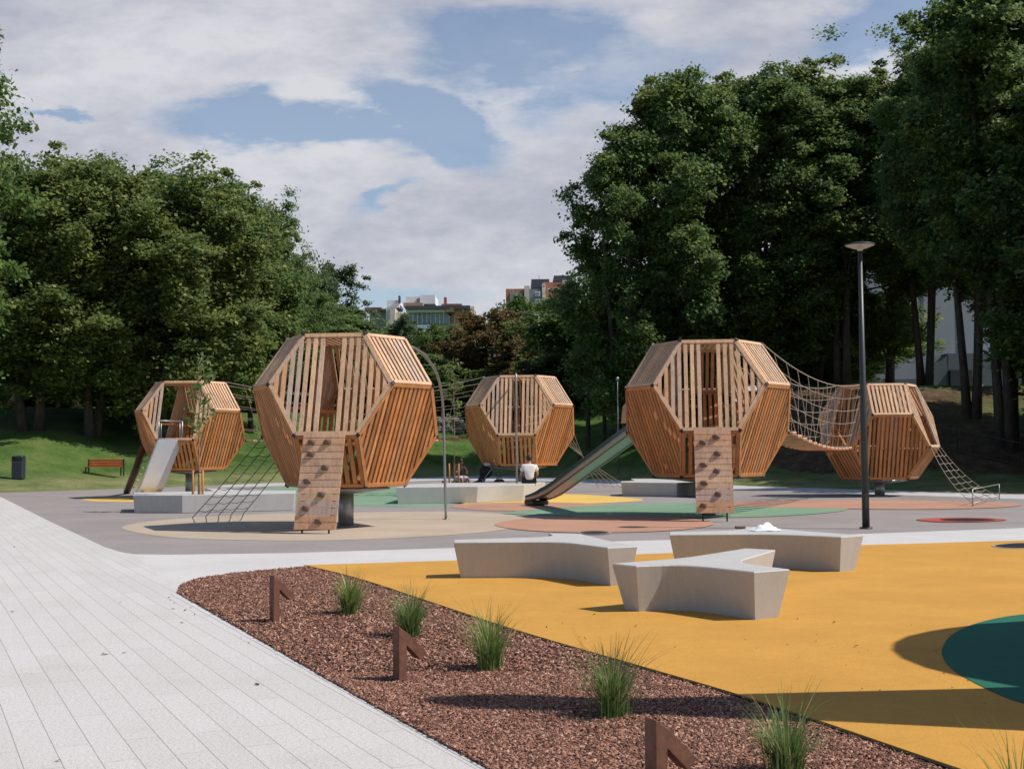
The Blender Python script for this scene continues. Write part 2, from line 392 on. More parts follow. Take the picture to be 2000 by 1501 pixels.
# yellow rubber
ytop = PX([(880, 1098), (1100, 1091), (1310, 1083), (1690, 1067), (2000, 1058), (2400, 1046)])
yel = [yedge[0]] + ytop + [Vector((14, 4, 0)), Vector((8, .2, 0))] + [yedge[-1]] + yedge[-2:0:-1]
yel = [Vector((p.x, p.y, 0)) for p in yel]
ys = sheet('yellow_rubber_ground', yel, .030, 'rubber_yellow', thick=.05)
mb = MB()
for i in range(len(yedge) - 1):
    p, q = yedge[i], yedge[i + 1]; s_ = Vector(((q - p).y, -(q - p).x, 0)).normalized()
    if s_.y > 0: s_ = -s_
    mb.prism([p + s_ * .003, q + s_ * .003, q + s_ * .022, p + s_ * .022], (0, 0, .022))
tag(mb.build('edging_strip', 'black_edging'), 'black edging strip between the yellow rubber and the brown mulch bed', 'edging')
mb = MB()
L0, L1 = G(345, 1158), G(950, 1501) - dirp * 6
nseg = 14
for i in range(nseg):
    p, q = L0.lerp(L1, i / nseg), L0.lerp(L1, (i + 1) / nseg - .0008)
    mb.prism([p - side * .075, q - side * .075, q + side * .002, p + side * .002], (0, 0, .0025))
tag(mb.build('kerb', 'concrete_light'), 'low pale concrete kerb between the paving and the mulch', 'kerb', kind='structure')
# colour fields
def field(name, pxs, z, mat):
    return sheet(name, smooth_loop(PX(pxs), 8), z, mat)
field('beige_rubber_ground', [(238, 1028), (300, 1044), (400, 1051), (560, 1054), (700, 1052), (850, 1045), (960, 1036), (1020, 1024), (1030, 1012), (980, 1002), (880, 998), (700, 999), (480, 1004), (320, 1014)], -.008, 'rubber_beige')
field('green_rubber_ground', [(500, 960), (560, 950), (700, 948), (820, 953), (905, 965), (925, 976), (870, 986), (760, 988), (640, 984), (540, 975)], -.008, 'rubber_green')
field('yellow_spot_ground', [(850, 978), (900, 968), (1010, 963), (1120, 964), (1215, 970), (1257, 975), (1200, 980), (1060, 984), (930, 984)], -.008, 'rubber_lemon')
field('orange_rubber_ground.001', [(880, 988), (930, 982), (1040, 980), (1150, 982), (1215, 987), (1180, 993), (1050, 997), (930, 995)], -.004, 'rubber_orange')
field('green_rubber_ground.001', [(985, 1000), (1100, 990), (1230, 984), (1400, 981), (1570, 984), (1650, 991), (1630, 999), (1500, 1008), (1330, 1010), (1150, 1007), (1020, 1004)], -.000, 'rubber_green')
field('orange_rubber_ground.002', [(966, 1024), (1010, 1014), (1100, 1008), (1200, 1006), (1310, 1009), (1380, 1016), (1394, 1023), (1350, 1032), (1250, 1038), (1120, 1039), (1020, 1034)], .001, 'rubber_orange')
field('orange_rubber_ground.003', [(1380, 981), (1500, 977), (1700, 976), (1880, 978), (1990, 983), (1960, 990), (1800, 994), (1600, 992), (1440, 988)], .002, 'rubber_orange')
field('yellow_spot_ground.001', [(160, 974), (200, 971), (250, 970), (310, 971), (350, 975), (310, 979), (240, 979), (190, 978)], -.008, 'rubber_lemon')
field('teal_rubber_ground', [(1840, 1278), (1862, 1245), (1920, 1220), (2010, 1205), (2160, 1200), (2300, 1240), (2330, 1320), (2230, 1390), (2100, 1398), (1990, 1380), (1900, 1340), (1855, 1310)], .034, 'rubber_teal')
# trampolines
def trampoline(pxs, inner, z, label):
    o = smooth_loop(PX(pxs, z), 8); i_ = smooth_loop(PX(inner, z), 8)
    e = empty('trampoline', (sum((p.x for p in o)) / len(o), sum((p.y for p in o)) / len(o), z), label, 'trampoline', 'ground trampolines')
    for nm, pp, zz, mt in (('rim', o, z + .004, 'rubber_red' if 'red' in label else 'rubber_grey'), ('jumping_mat', i_, z + .010, 'joint_black')):
        mb = MB(); mb.prism([Vector((p.x, p.y, zz - .004)) for p in pp][::(1 if 1 else -1)], (0, 0, .005)); mb.build(nm, mt, e, True)
trampoline([(1790, 1014), (1830, 1011), (1878, 1010), (1930, 1011), (1966, 1014.5), (1925, 1018), (1870, 1019), (1820, 1018)], [(1835, 1014.5), (1870, 1012.5), (1910, 1012.8), (1945, 1015), (1910, 1017.5), (1865, 1017.5)], 0, 'red rimmed ground trampoline with black mat, right of the lamp post')
trampoline([(1128, 1040), (1145, 1037), (1162, 1036.4), (1180, 1037), (1194, 1040), (1180, 1042.5), (1162, 1043), (1144, 1042.5)], [(1133, 1040), (1147, 1037.8), (1162, 1037.2), (1177, 1037.8), (1189, 1040), (1177, 1042), (1162, 1042.5), (1147, 1042)], 0, 'small dark trampoline at the near rim of the orange ellipse')
trampoline([(1936, 1066), (1960, 1062), (1990, 1060), (2030, 1061), (2060, 1065), (2030, 1070), (1985, 1071), (1955, 1070)], [(1944, 1066), (1965, 1062.8), (1992, 1061), (2026, 1062), (2050, 1065.5), (2026, 1069), (1988, 1070), (1960, 1069)], .031, 'dark grey disc set in the yellow rubber at the right edge')

# ------------------------------------------------------------------ mulch chips
def inpoly(x, y, poly):
    ins = np.zeros(len(x), bool); n = len(poly); j = n - 1
    for i in range(n):
        xi, yi, xj, yj = poly[i].x, poly[i].y, poly[j].x, poly[j].y
        c = ((yi > y) != (yj > y)) & (x < (xj - xi) * (y - yi) / (yj - yi + 1e-12) + xi)
        ins ^= c; j = i
    return ins
def chips(n, ymin, ymax, size, poly, z0):
    xs = RNG.uniform(-6, 7, n); ys_ = RNG.uniform(ymin, ymax, n); k = inpoly(xs, ys_, poly); xs, ys_ = xs[k], ys_[k]; n = len(xs)
    L = size * RNG.uniform(.5, 1.5, n); W = L * RNG.uniform(.18, .5, n); T = W * .35
    a = RNG.uniform(0, 2 * pi, n); ti = RNG.normal(0, .38, n); tj = RNG.normal(0, .38, n)
    X = np.stack([np.cos(a) * np.cos(ti), np.sin(a) * np.cos(ti), np.sin(ti)], -1)
    Y = np.stack([-np.sin(a), np.cos(a), tj], -1); Y /= np.linalg.norm(Y, axis=1)[:, None]
    Z = np.cross(X, Y)
    c = np.stack([xs, ys_, z0 + RNG.uniform(0, size * .6, n)], -1)
    V = []
    for sz in (-1, 1):
        for sx_, sy in ((-1, -1), (1, -1), (1, 1), (-1, 1)):
            V.append(c + X * (L * sx_ / 2)[:, None] + Y * (W * sy / 2)[:, None] + Z * (T * sz / 2)[:, None])
    V = np.stack(V, 1).reshape(-1, 3)
    f = np.array([(4, 5, 6, 7), (0, 1, 5, 4), (1, 2, 6, 5), (2, 3, 7, 6), (3, 0, 4, 7)])
    return V, (np.arange(n)[:, None, None] * 8 + f[None]).reshape(-1, 4)
parts = [chips(560000, 5.2, 9, .021, bed, .005), chips(330000, 9, 18, .027, bed, .006)]
off = 0; VV = []; FF = []
for V, F in parts: VV.append(V); FF.append(F + off); off += len(V)
o = npmesh('mulch', np.concatenate(VV), np.concatenate(FF), 'mulch_chip'); tag(o, 'reddish brown wood chip mulch filling the planting bed', 'mulch', kind='stuff')
# stray chips on the paving and specks on the yellow rubber
lk = [G(330, 1165), G(960, 1495), G(940, 1501), G(300, 1165)]
V, F = chips(60000, 5.5, 15, .022, [G(338, 1150), G(955, 1495), G(925, 1500), G(322, 1172)], .004)
sel = RNG.random(len(V) // 8) < .022
idx = np.nonzero(sel)[0]; V2 = V.reshape(-1, 8, 3)[idx].reshape(-1, 3); F2 = (np.arange(len(idx))[:, None, None] * 8 + np.array([(4, 5, 6, 7), (0, 1, 5, 4), (1, 2, 6, 5), (2, 3, 7, 6), (3, 0, 4, 7)])[None]).reshape(-1, 4)
tag(npmesh('loose_chips', V2, F2, 'mulch_chip'), 'loose mulch chips scattered on the paving beside the bed', 'mulch chips', kind='stuff')
V, F = chips(330, 6.5, 14, .018, [G(1350, 1330), G(2000, 1420), G(2000, 1230), G(1000, 1170), G(1000, 1215)], .034)
tag(npmesh('specks', V, F, 'mulch_base'), 'dark crumbs and grit lying on the yellow rubber', 'grit', kind='stuff')
mb = MB()
for (u, v, s) in ((28, 1067, 2.2), (25, 1193, 2), (205, 1276, 2.6), (243, 1273, 1.6), (338, 1188, 1.6), (502, 1335, 1.8), (235, 1175, 1.2), (355, 1215, 1.4), (113, 1484, 1.4)):
    p = G(u, v, .006); a = random.uniform(0, 6.28); w = .016 * s
    X = Vector((cos(a), sin(a), .15)) * w; Y = Vector((-sin(a), cos(a), .1)) * w * .55
    mb.add([p - X, p + Y, p + X, p - Y + Vector((0, 0, .006))], [(0, 1, 2), (0, 2, 3)])
tag(mb.build('fallen_leaves', 'leaf_brown'), 'dry fallen leaves lying on the pale paving boards', 'fallen leaves', kind='stuff')

# ------------------------------------------------------------------ climbing pods
PA = 1.3
def tov():
    r = sqrt(3) / 2; z1, z2 = sqrt(6) / 2, sqrt(6) / 6
    base = dict(A=(-.5, -r, z1), B=(.5, -r, z1), C=(1, -r - .288675, z2), F=(-1, -r - .288675, z2), D=(.5, -r - .57735, -z2), E=(-.5, -r - .57735, -z2), M=(.5, -r, -z1), N=(-.5, -r, -z1))
    V = {}
    for k in range(3):
        c, s = cos(k * 2 * pi / 3), sin(k * 2 * pi / 3)
        for n, (x, y, z) in base.items(): V[n, k] = Vector((x * c - y * s, x * s + y * c, z)) * PA
    return V
TV = tov()
def face_boards(poly, down, frame, slats, pitch=.15, sw=.086, st=.06, door=0, fw=.085, ft=.10, lowcut=None, doorshift=0):
    """poly: outward-CCW convex polygon"""
    c = sum(poly, Vector()) / len(poly)
    n = (poly[1] - poly[0]).cross(poly[2] - poly[1]).normalized()
    if n.dot(c) < 0: poly = poly[::-1]; n = -n
    m = len(poly)
    # inset polygon
    def inset(d):
        out = []
        for i in range(m):
            p0, p1, p2 = poly[i - 1], poly[i], poly[(i + 1) % m]
            e1 = (p1 - p0).normalized(); e2 = (p2 - p1).normalized()
            n1, n2 = n.cross(e1), n.cross(e2)
            k = d / (1 + n1.dot(n2)); out.append(p1 + (n1 + n2) * k)
        return out
    outer, inner = inset(.006), inset(fw)
    oi, ii = [p - n * ft * .98 for p in inset(.045)], [p - n * ft for p in inset(fw)]
    for i in range(m):
        j = (i + 1) % m; e = (outer[j] - outer[i]).normalized() * .006
        a = [outer[i] + e, outer[j] - e, inner[j] - e, inner[i] + e]; b_ = [oi[i] + e, oi[j] - e, ii[j] - e, ii[i] + e]
        frame.loft(b_, a)
    d = down - n * down.dot(n); d.normalize(); x = n.cross(d)
    prs = [(p - c).dot(x) for p in inner]; x0, x1 = min(prs), max(prs)
    cnt = int((x1 - x0) / pitch); start = -(cnt - 1) / 2 * pitch
    if door == 0 and cnt % 2 == 0 and False: start = 0
    for k in range(-1, cnt + 1):
        X = start + k * pitch
        if X - sw / 2 < x0 or X + sw / 2 > x1: continue
        if door and abs(X - doorshift) < door / 2: continue
        lo, hi = [], []
        for xx in (X - sw / 2, X + sw / 2):
            ts = []
            for i in range(m):
                a, b_ = inner[i] - c, inner[(i + 1) % m] - c
                ax, bx = a.dot(x), b_.dot(x)
                if (ax - xx) * (bx - xx) <= 0 and abs(ax - bx) > 1e-6:
                    u = (xx - ax) / (bx - ax); ts.append((a + (b_ - a) * u).dot(d))
            if len(ts) < 2: ts = [0, 0]
            lo.append(min(ts)); hi.append(max(ts))
        if min(hi) - max(lo) < .05: continue
        xs = (X - sw / 2, X + sw / 2); zo, zi = -.014, -.014 - st
        P = [c + x * xs[q] + d * (lo[q] if e == 0 else hi[q]) + n * zz for zz in (zi, zo) for q, e in ((0, 0), (1, 0), (1, 1), (0, 1))]
        slats.add(P, [(3, 2, 1, 0), (4, 5, 6, 7), (0, 1, 5, 4), (1, 2, 6, 5), (2, 3, 7, 6), (3, 0, 4, 7)])
    return n
def make_pod(pos, yaw, zoff, label, door0=.42, name='climbing_pod'):
    """zoff: height of the pod's centre above its base"""
    root = empty(name, (pos[0], pos[1], 0), label, 'climbing pod', 'timber polyhedron climbing pods')
    root.rotation_euler = (0, 0, yaw)
    Z = Vector((0, 0, zoff)); dn = Vector((0, 0, -1))
    fr, fu, up = MB(), MB(), MB()
    T = {k: v for k, v in TV.items()}
    top = [T['A', 0], T['B', 0], T['A', 1], T['B', 1], T['A', 2], T['B', 2]]
    bot = [T['N', 0], T['M', 0], T['N', 1], T['M', 1], T['N', 2], T['M', 2]]
    roof = MB(); low = MB()
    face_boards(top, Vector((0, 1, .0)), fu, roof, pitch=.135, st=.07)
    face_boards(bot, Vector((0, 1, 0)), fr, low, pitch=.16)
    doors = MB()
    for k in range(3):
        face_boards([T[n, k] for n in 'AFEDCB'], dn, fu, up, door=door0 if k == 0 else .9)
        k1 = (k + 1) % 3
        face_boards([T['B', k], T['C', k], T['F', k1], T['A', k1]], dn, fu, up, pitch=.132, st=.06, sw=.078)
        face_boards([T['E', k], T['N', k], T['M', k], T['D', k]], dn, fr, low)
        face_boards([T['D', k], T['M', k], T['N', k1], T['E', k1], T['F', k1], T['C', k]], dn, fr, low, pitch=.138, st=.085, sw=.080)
    # floor deck
    fl = MB(); zf = T['D', 0].z
    W = 1.36
    for i in range(13):
        y0 = -1.62 + i * .27
        hw = min(1.35 * 1.3, sqrt(max(0, 1.45 ** 2 - (y0 + .12) ** 2)) * .85)
        if hw > .1: fl.box((0, y0, zf - .03), (2 * hw, .25, .04))
    # rail inside the front panel
    rails = []
    for k in range(3):
        c, s = cos(k * 2 * pi / 3), sin(k * 2 * pi / 3)
        R = lambda x, y, z: Vector((x * c - y * s, x * s + y * c, z))
        w = 1.05; y = -1.30
        for sgn in (-1, 1): rl = MB(); rl.bar(R(sgn * .28, y + .11, .05), R(sgn * w, y + .11, .05), .05, .07); rails.append((rl, 'inner_rail', 'larch'))
    for v in T.values():
        d = v.normalized(); jn = MB(); rails.append((jn, 'corner_joint', 'joint_black')); jn.box(v * .993, (.075, .075, .04), (d.orthogonal().normalized(), d.cross(d.orthogonal().normalized()), d))
    st = MB(); zb = -sqrt(6) / 2 * PA
    st.tube([(0, 0, -zoff), (0, 0, zb - .1)], .165, 20); st.lathe([(0, zb - .02), (.95, zb - .02), (.95, zb - .06), (.2, zb - .16), (0, zb - .16)], n=6)
    st.lathe([(.17, -zoff), (.26, -zoff), (.26, -zoff + .018), (.17, -zoff + .018)], n=16)
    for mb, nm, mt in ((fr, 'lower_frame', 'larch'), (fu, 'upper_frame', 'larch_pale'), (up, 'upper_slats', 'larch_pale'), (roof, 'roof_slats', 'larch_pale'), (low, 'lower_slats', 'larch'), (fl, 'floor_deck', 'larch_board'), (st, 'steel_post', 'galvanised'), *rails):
        o = mb.build(nm, mt, root); o.location = (0, 0, zoff)
    return root
PODS = {0: (-11.722, 45.436, -.0354, 4.161), 1: (-3.571, 26.786, -.0825, 4.039), 2: (4.677, 29.881, -.1185, 4.127), 3: (.267, 44.738, -.0733, 4.240), 4: (12.411, 42.314, -1.0845, 3.737)}
ZC = {k: p[3] - sqrt(6) / 2 * PA for k, p in PODS.items()}
PL = {0: 'timber slatted pod with the wide steel slide, farthest left', 1: 'largest looking timber pod, left of centre, with a leaning climbing board', 2: 'timber pod right of centre with a straight climbing board in front', 3: 'timber pod in the middle distance behind the seated man', 4: 'timber pod at the far right behind the lamp post, turned sideways'}
POD = {}
for k in PODS: POD[k] = make_pod(PODS[k][:2], PODS[k][2], ZC[k], PL[k], door0={0: 1.06, 4: .9}.get(k, .42))
def pv_(k, name, j, out=0.0):
    """a pod vertex in the world"""
    v = TV[name, j]; c, s = cos(PODS[k][2]), sin(PODS[k][2]); r = 1 + out
    return Vector((PODS[k][0] + (v.x * c - v.y * s) * r, PODS[k][1] + (v.x * s + v.y * c) * r, v.z + ZC[k]))

# climbing boards
def climbing_board(tl, tr, br, bl, holds, label):
    root = empty('climbing_board', (bl + br) / 2 * 1, label, 'climbing board', 'climbing boards')
    root.location.z = 0
    nrm = (br - bl).cross(tl - bl).normalized()
    if nrm.y > 0: nrm = -nrm
    n = 14; mb = MB()
    for i in range(n):
        a, b_ = i / n, (i + 1) / n - .006
        P = [bl.lerp(tl, a), br.lerp(tr, a), br.lerp(tr, b_), bl.lerp(tl, b_)]
        mb.prism(P, -nrm * .04)
    mb.build('boards', 'larch_board', root, True)
    for s in (.12, .88):
        r = MB(); r.bar(bl.lerp(br, s) - nrm * .085 + Vector((0, 0, .02)), tl.lerp(tr, s) - nrm * .085, .07, .09, nrm); r.build('rail', 'larch', root, True)
        r = MB(); p = bl.lerp(br, .18 + (s > .5) * .64) - nrm * .07; r.tube([(p.x, p.y, 0), (p.x, p.y, .24)], .018, 8); r.build('foot', 'joint_black', root, True)
    for (a, b_) in holds:
        p = bl.lerp(br, a).lerp(tl.lerp(tr, a), b_)
        ex = (br - bl).normalized(); ey = (tl - bl).normalized()
        h = MB(); rot = random.uniform(-.3, .3)
        ring = []
        for lev, (sc, hh) in enumerate(((1, 0), (.95, .022), (.62, .05), (.12, .064))):
            for k in range(8):
                w = 2 * pi * k / 8 + rot; rr = (.085 if k % 2 else .068) * sc
                ring.append(p + ex * cos(w) * rr * 1.15 + ey * (sin(w) * rr * .75 + .02 * lev * .6) + nrm * hh)
        F = [(l * 8 + k, l * 8 + (k + 1) % 8, l * 8 + 8 + (k + 1) % 8, l * 8 + 8 + k) for l in range(3) for k in range(8)] + [tuple(range(24, 32))]
        h.add(ring, F); h.build('hold', 'hold', root, True)
    return root
def q1(x, y): return (440 + x / 3.412, 620 + y / 3.412)
def q2(x, y): return (1180 + x / 3.662, 630 + y / 3.662)
def board_uv(px, tl, tr, br, bl):
    v = (bl[1] - px[1]) / (bl[1] - tl[1]); l = bl[0] + (tl[0] - bl[0]) * v; r = br[0] + (tr[0] - br[0]) * v
    return ((px[0] - l) / (r - l), v)
e0 = (pv_(1, 'D', 0) + pv_(1, 'E', 0)) / 2
TLp, TRp, BRp, BLp = (593.9, 841), (674.5, 840), (655.4, 1033.3), (573.4, 1033.3)
climbing_board(A(*TLp, e0.y - .1), A(*TRp, e0.y - .14), G(*BRp, .08), G(*BLp, .08), [board_uv(q1(*h), TLp, TRp, BRp, BLp) for h in ((575, 835), (680, 835), (570, 915), (665, 1005), (545, 1095), (640, 1185), (535, 1275), (620, 1360))], 'leaning timber board with eight holds below the big left pod')
e0 = (pv_(2, 'D', 0) + pv_(2, 'E', 0)) / 2
TLp, TRp, BRp, BLp = (1354.8, 836), (1427.1, 836), (1434, 1000.8), (1360.2, 1001.4)
climbing_board(A(*TLp, e0.y - .06), A(*TRp, e0.y - .10), A(*BRp, e0.y - .42), A(*BLp, e0.y - .38), [board_uv(q2(*h), TLp, TRp, BRp, BLp) for h in ((800, 820), (705, 860), (810, 940), (710, 1020), (805, 1065), (715, 1150), (815, 1230), (710, 1310))], 'upright timber board with eight holds below the right pod')

# ------------------------------------------------------------------ rope bridges and nets
def rope_bridge(name, L0, R0, L1, R1, l0, r0, l1, r1, sagt, sagb, nv, label, nl=6):
    """capital letters: rope tops at both ends; small: floor edge"""
    root = empty(name, (l0 + r0) / 2, label, 'rope bridge', 'rope bridges between pods')
    net = MB(); NS = 14
    def P(side, h, t_):
        T0, T1, B0, B1 = (L0, L1, l0, l1) if side == 0 else (R0, R1, r0, r1)
        top = T0.lerp(T1, t_) - Vector((0, 0, 4 * sagt * t_ * (1 - t_))); bt = B0.lerp(B1, t_) - Vector((0, 0, 4 * sagb * t_ * (1 - t_)))
        return bt.lerp(top, h)
    for s in (0, 1):
        for j in range(nl):
            net.tube([P(s, j / (nl - 1), i / NS) for i in range(NS + 1)], .014 if j in (0, nl - 1) else .009, 5, False)
        for i in range(nv + 1):
            net.tube([P(s, j / 4, i / nv) for j in range(5)], .009, 5, False)
    net.build('net', 'rope', root, True)
    n = nv + 3
    for i in range(n):
        t_ = (i + .5) / n; a, b_ = P(0, 0, t_), P(1, 0, t_); e = (b_ - a).normalized() * .06
        pl = MB(); pl.bar(a - e * 1.6, b_ + e * 1.6, .15, .09, bev=.02); pl.build('plank', 'larch_board', root, True)
for k, (a, b_, lab) in enumerate((((0, 1), (3, 2), 'long rope bridge crossing behind the largest pod between two far pods'), ((2, 1), (4, 0), 'sagging rope bridge with netting between the two right pods'))):
    p, j = a; q, i = b_
    rope_bridge('rope_bridge', pv_(p, 'A', j), pv_(p, 'B', j), pv_(q, 'B', i), pv_(q, 'A', i), pv_(p, 'E', j), pv_(p, 'D', j), pv_(q, 'D', i), pv_(q, 'E', i), .55 if k == 0 else .45, .18, 10 if k == 0 else 11, lab)
def scramble_net(a0, a1, b0, b1, sag, nl, nc, mat, r, label, frame=False):
    root = empty('climbing_net', ((b0 + b1) / 2), label, 'climbing net', 'rope climbing nets'); root.location.z = 0
    m = MB()
    def P(u, t_): return a0.lerp(a1, u).lerp(b0.lerp(b1, u), t_) - Vector((0, 0, 4 * sag * t_ * (1 - t_)))
    for i in range(nl): m.tube([P(i / (nl - 1), j / 12) for j in range(13)], r, 5, False)
    for j in range(1, nc):
        t_ = j / nc
        for i in range(nl - 1):
            u0, u1 = i / (nl - 1), (i + 1) / (nl - 1)
            m.tube([P(u0, t_), P((u0 + u1) / 2, t_) - Vector((0, 0, .035)), P(u1, t_)], r * .8, 5, False)
    m.build('net', mat, root, True)
    if frame:
        f = MB()
        for u in (0, 1):
            p = P(u, 1); f.tube([(p.x, p.y, 0), (p.x, p.y, .46)], .014, 8)
        p, q = P(0, 1), P(1, 1); f.tube([(p.x, p.y, .46), (q.x, q.y, .46)], .014, 8); f.tube([(p.x, p.y, .08), (q.x, q.y, .08)], .014, 8)
        f.build('end_frame', 'galvanised', root, True)
scramble_net(pv_(1, 'D', 2), pv_(1, 'E', 2), G(376, 1010), G(475, 1003), .03, 5, 10, 'rope_dark', .011, 'dark rope climbing net slanting to the ground left of the largest pod')
scramble_net(pv_(4, 'E', 1), pv_(4, 'D', 1), G(1900, 981, .1), G(1952, 968, .1), .25, 4, 9, 'rope', .010, 'rope ladder net slanting down to the right from the far right pod', True)
scramble_net(pv_(3, 'E', 1), pv_(3, 'D', 1), Vector((3.4, 49.8, .1)), Vector((4.6, 49.1, .1)), .1, 5, 9, 'rope', .010, 'rope climbing net behind the narrow slide')

# steel poles
def pipe(name, pts, r, mat, label, cat, group=None):
    e = empty(name, (pts[-1][0], pts[-1][1], 0), label, cat, group); m = MB(); m.tube(smooth_loop([Vector(p) for p in pts], 6, False), r, 10); m.build('pipe', mat, e, True)
    m = MB(); m.lathe([(0, .012), (r * 2.4, .012), (r * 2.4, 0)], (pts[-1][0], pts[-1][1], 0), 14); m.build('foot_plate', mat, e, True)
    return e
gp = G(871, 1013)
pipe('sliding_pole', [(-2.35, 27.2, 3.86), A(808, 679, 27.7), A(832, 697, 28.3), A(852, 728, 28.8), A(862, 765, 29.1), A(866, 810, gp.y), (gp.x - .03, gp.y, 1.4), (gp.x, gp.y, .0)], .032, 'galvanised', 'bent steel fireman pole curving down right of the largest pod', 'pole')
p0 = A(1008, 742, 42.1)
pipe('sliding_pole', [(p0.x + .05, 43.4, 4.12), (p0.x, 42.5, 4.12), (p0.x, 42.1, 4.0), (p0.x, 42.1, 2), (p0.x, 42.1, 0)], .036, 'galvanised', 'straight steel fireman pole in front of the middle pod', 'pole')

# slides
def slide(top_c, bot_c, width, wall, mat, label, rails=None, extra=0):
    root = empty('slide', (bot_c.x, bot_c.y, 0), label, 'slide', 'steel slides')
    d = Vector((bot_c.x - top_c.x, bot_c.y - top_c.y, 0)); L = d.length; d.normalize(); s = Vector((-d.y, d.x, 0))
    prof = []
    for i in range(19):
        t_ = i / 18
        # short level entry, straight run, curved run-out
        z = top_c.z + (bot_c.z - top_c.z) * (t_ / .86 if t_ < .7 else .814 + .186 * (1 - (1 - (t_ - .7) / .3) ** 2.0)) if t_ > .0 else top_c.z
        prof.append(Vector((top_c.x, top_c.y, 0)) + d * (L * t_) + Vector((0, 0, z)))
    b_ = MB(); th = .02
    lft = [p - s * width / 2 for p in prof]; rgt = [p + s * width / 2 for p in prof]
    n = len(prof)
    V = lft + rgt + [p - Vector((0, 0, th)) for p in lft] + [p - Vector((0, 0, th)) for p in rgt]
    F = []
    for i in range(n - 1):
        F += [(i, n + i, n + i + 1, i + 1), (2 * n + i, 2 * n + i + 1, 3 * n + i + 1, 3 * n + i)]
    b_.add(V, F, True); b_.build('chute', mat, root, True)
    for sg in (-1, 1):
        w = MB(); base = [p + s * sg * (width / 2 + .004) for p in prof]
        o_ = s * sg * .02; up_ = Vector((0, 0, wall))
        V = [p - Vector((0, 0, .05)) for p in base] + [p + up_ * (1 if i < n - 4 else 1 - .2 * (i - n + 4)) for i, p in enumerate(base)]
        V += [v + o_ for v in V]
        F = []
        m_ = 2 * n
        for i in range(n - 1):
            F += [(i, i + 1, n + i + 1, n + i), (m_ + i, m_ + n + i, m_ + n + i + 1, m_ + i + 1), (n + i, n + i + 1, m_ + n + i + 1, m_ + n + i), (i, m_ + i, m_ + i + 1, i + 1)]
        w.add(V, F, True); w.build('side_wall', mat, root, True)
        w = MB(); w.tube([v for v in V[n:2 * n]], .016, 6); w.build('edge_tube', mat, root, True)
    return root, prof, d, s
tl, tr = A(304, 856, 43.25), A(362, 856, 43.2); bl, br = G(248, 963, .22), G(326, 960, .22)
tc, bc = (tl + tr) / 2, (bl + br) / 2; bc.z = .24
tc = Vector((tc.x, tc.y, ZC[0] + TV['D', 0].z + .04))
r, prof_, d_, s_ = slide(tc, bc, 1.12, .10, 'steel_sheet', 'wide polished steel slide at the far left pod')
m = MB(); bb = prof_[-1]; m.box(bb + d_ * .03 - Vector((0, 0, .05)), (1.2, .07, .06), (s_, d_, Vector((0, 0, 1)))); m.build('yellow_lip', 'yellow_edge', r, True)
for sg in (-1, 1):
    m = MB(); p = prof_[0] + s_ * sg * .58; m.tube([p, p + Vector((0, 0, .62))], .03, 8); m.tube([p + s_ * sg * -.12, p + s_ * sg * -.12 + Vector((0, 0, .55))], .02, 8); m.build('handrail_post', 'galvanised', r, True)
m = MB(); m.tube([prof_[0] + s_ * -.58 + Vector((0, 0, .62)), prof_[0] + s_ * .58 + Vector((0, 0, .62))], .025, 8); m.build('handrail', 'galvanised', r, True)
m = MB(); p = prof_[-4]; 
for sg in (-1, 1): m.box((p.x + s_.x * sg * .4, p.y + s_.y * sg * .4, p.z / 2 - .02), (.08, .08, p.z - .04))
m.build('support', 'galvanised', r, True)
top2 = (pv_(2, 'D', 2) + pv_(2, 'E', 2)) / 2; e2 = G(1040, 985); top2.z += .05
r, prof_, d_, s_ = slide(top2, Vector((e2.x, e2.y, .17)), .44, .23, 'brushed_steel', 'narrow steel trough slide running down left from the right pod')
m = MB(); bb = prof_[-1]; m.box(Vector((bb.x, bb.y, .075)) - d_ * .28, (.54, .55, .13), (s_, d_, Vector((0, 0, 1))), .02); m.build('end_box', 'joint_black', r, True)
m = MB(); p = prof_[-2]; m.tube([(p.x, p.y, 0), (p.x, p.y, .15)], .05, 8); m.build('support', 'galvanised', r, True)
for sg in (-1, 1):
    m = MB(); p = prof_[0] + s_ * sg * .27
    m.prism([p + Vector((0, 0, .2)) - d_ * .1, p + Vector((0, 0, .2)) + d_ * .42, p + Vector((0, 0, .62)) + d_ * .32, p + Vector((0, 0, .85)) - d_ * .12], s_ * sg * .04); m.build('entry_cheek', 'larch_board', r, True)
# dark tube ladder leaning on the far left pod
pa, pb = A(281, 868, 46.2), G(247, 962, .02)
e = empty('leaning_log', (pb.x, pb.y, 0), 'dark brown log leaning against the far left pod beside its slide', 'climbing log')
m = MB(); m.tube([pb, pb.lerp(pa, .5) + Vector((.02, 0, -.04)), pa], [.125, .135, .12], 12); m.build('log', 'dark_wood', e, True)
m = MB()
for i in range(1, 7): q = pb.lerp(pa, i / 7.5); m.tube([q, q + Vector((.34, -.05, 0))], .022, 6)
m.build('rungs', 'galvanised', e, True)

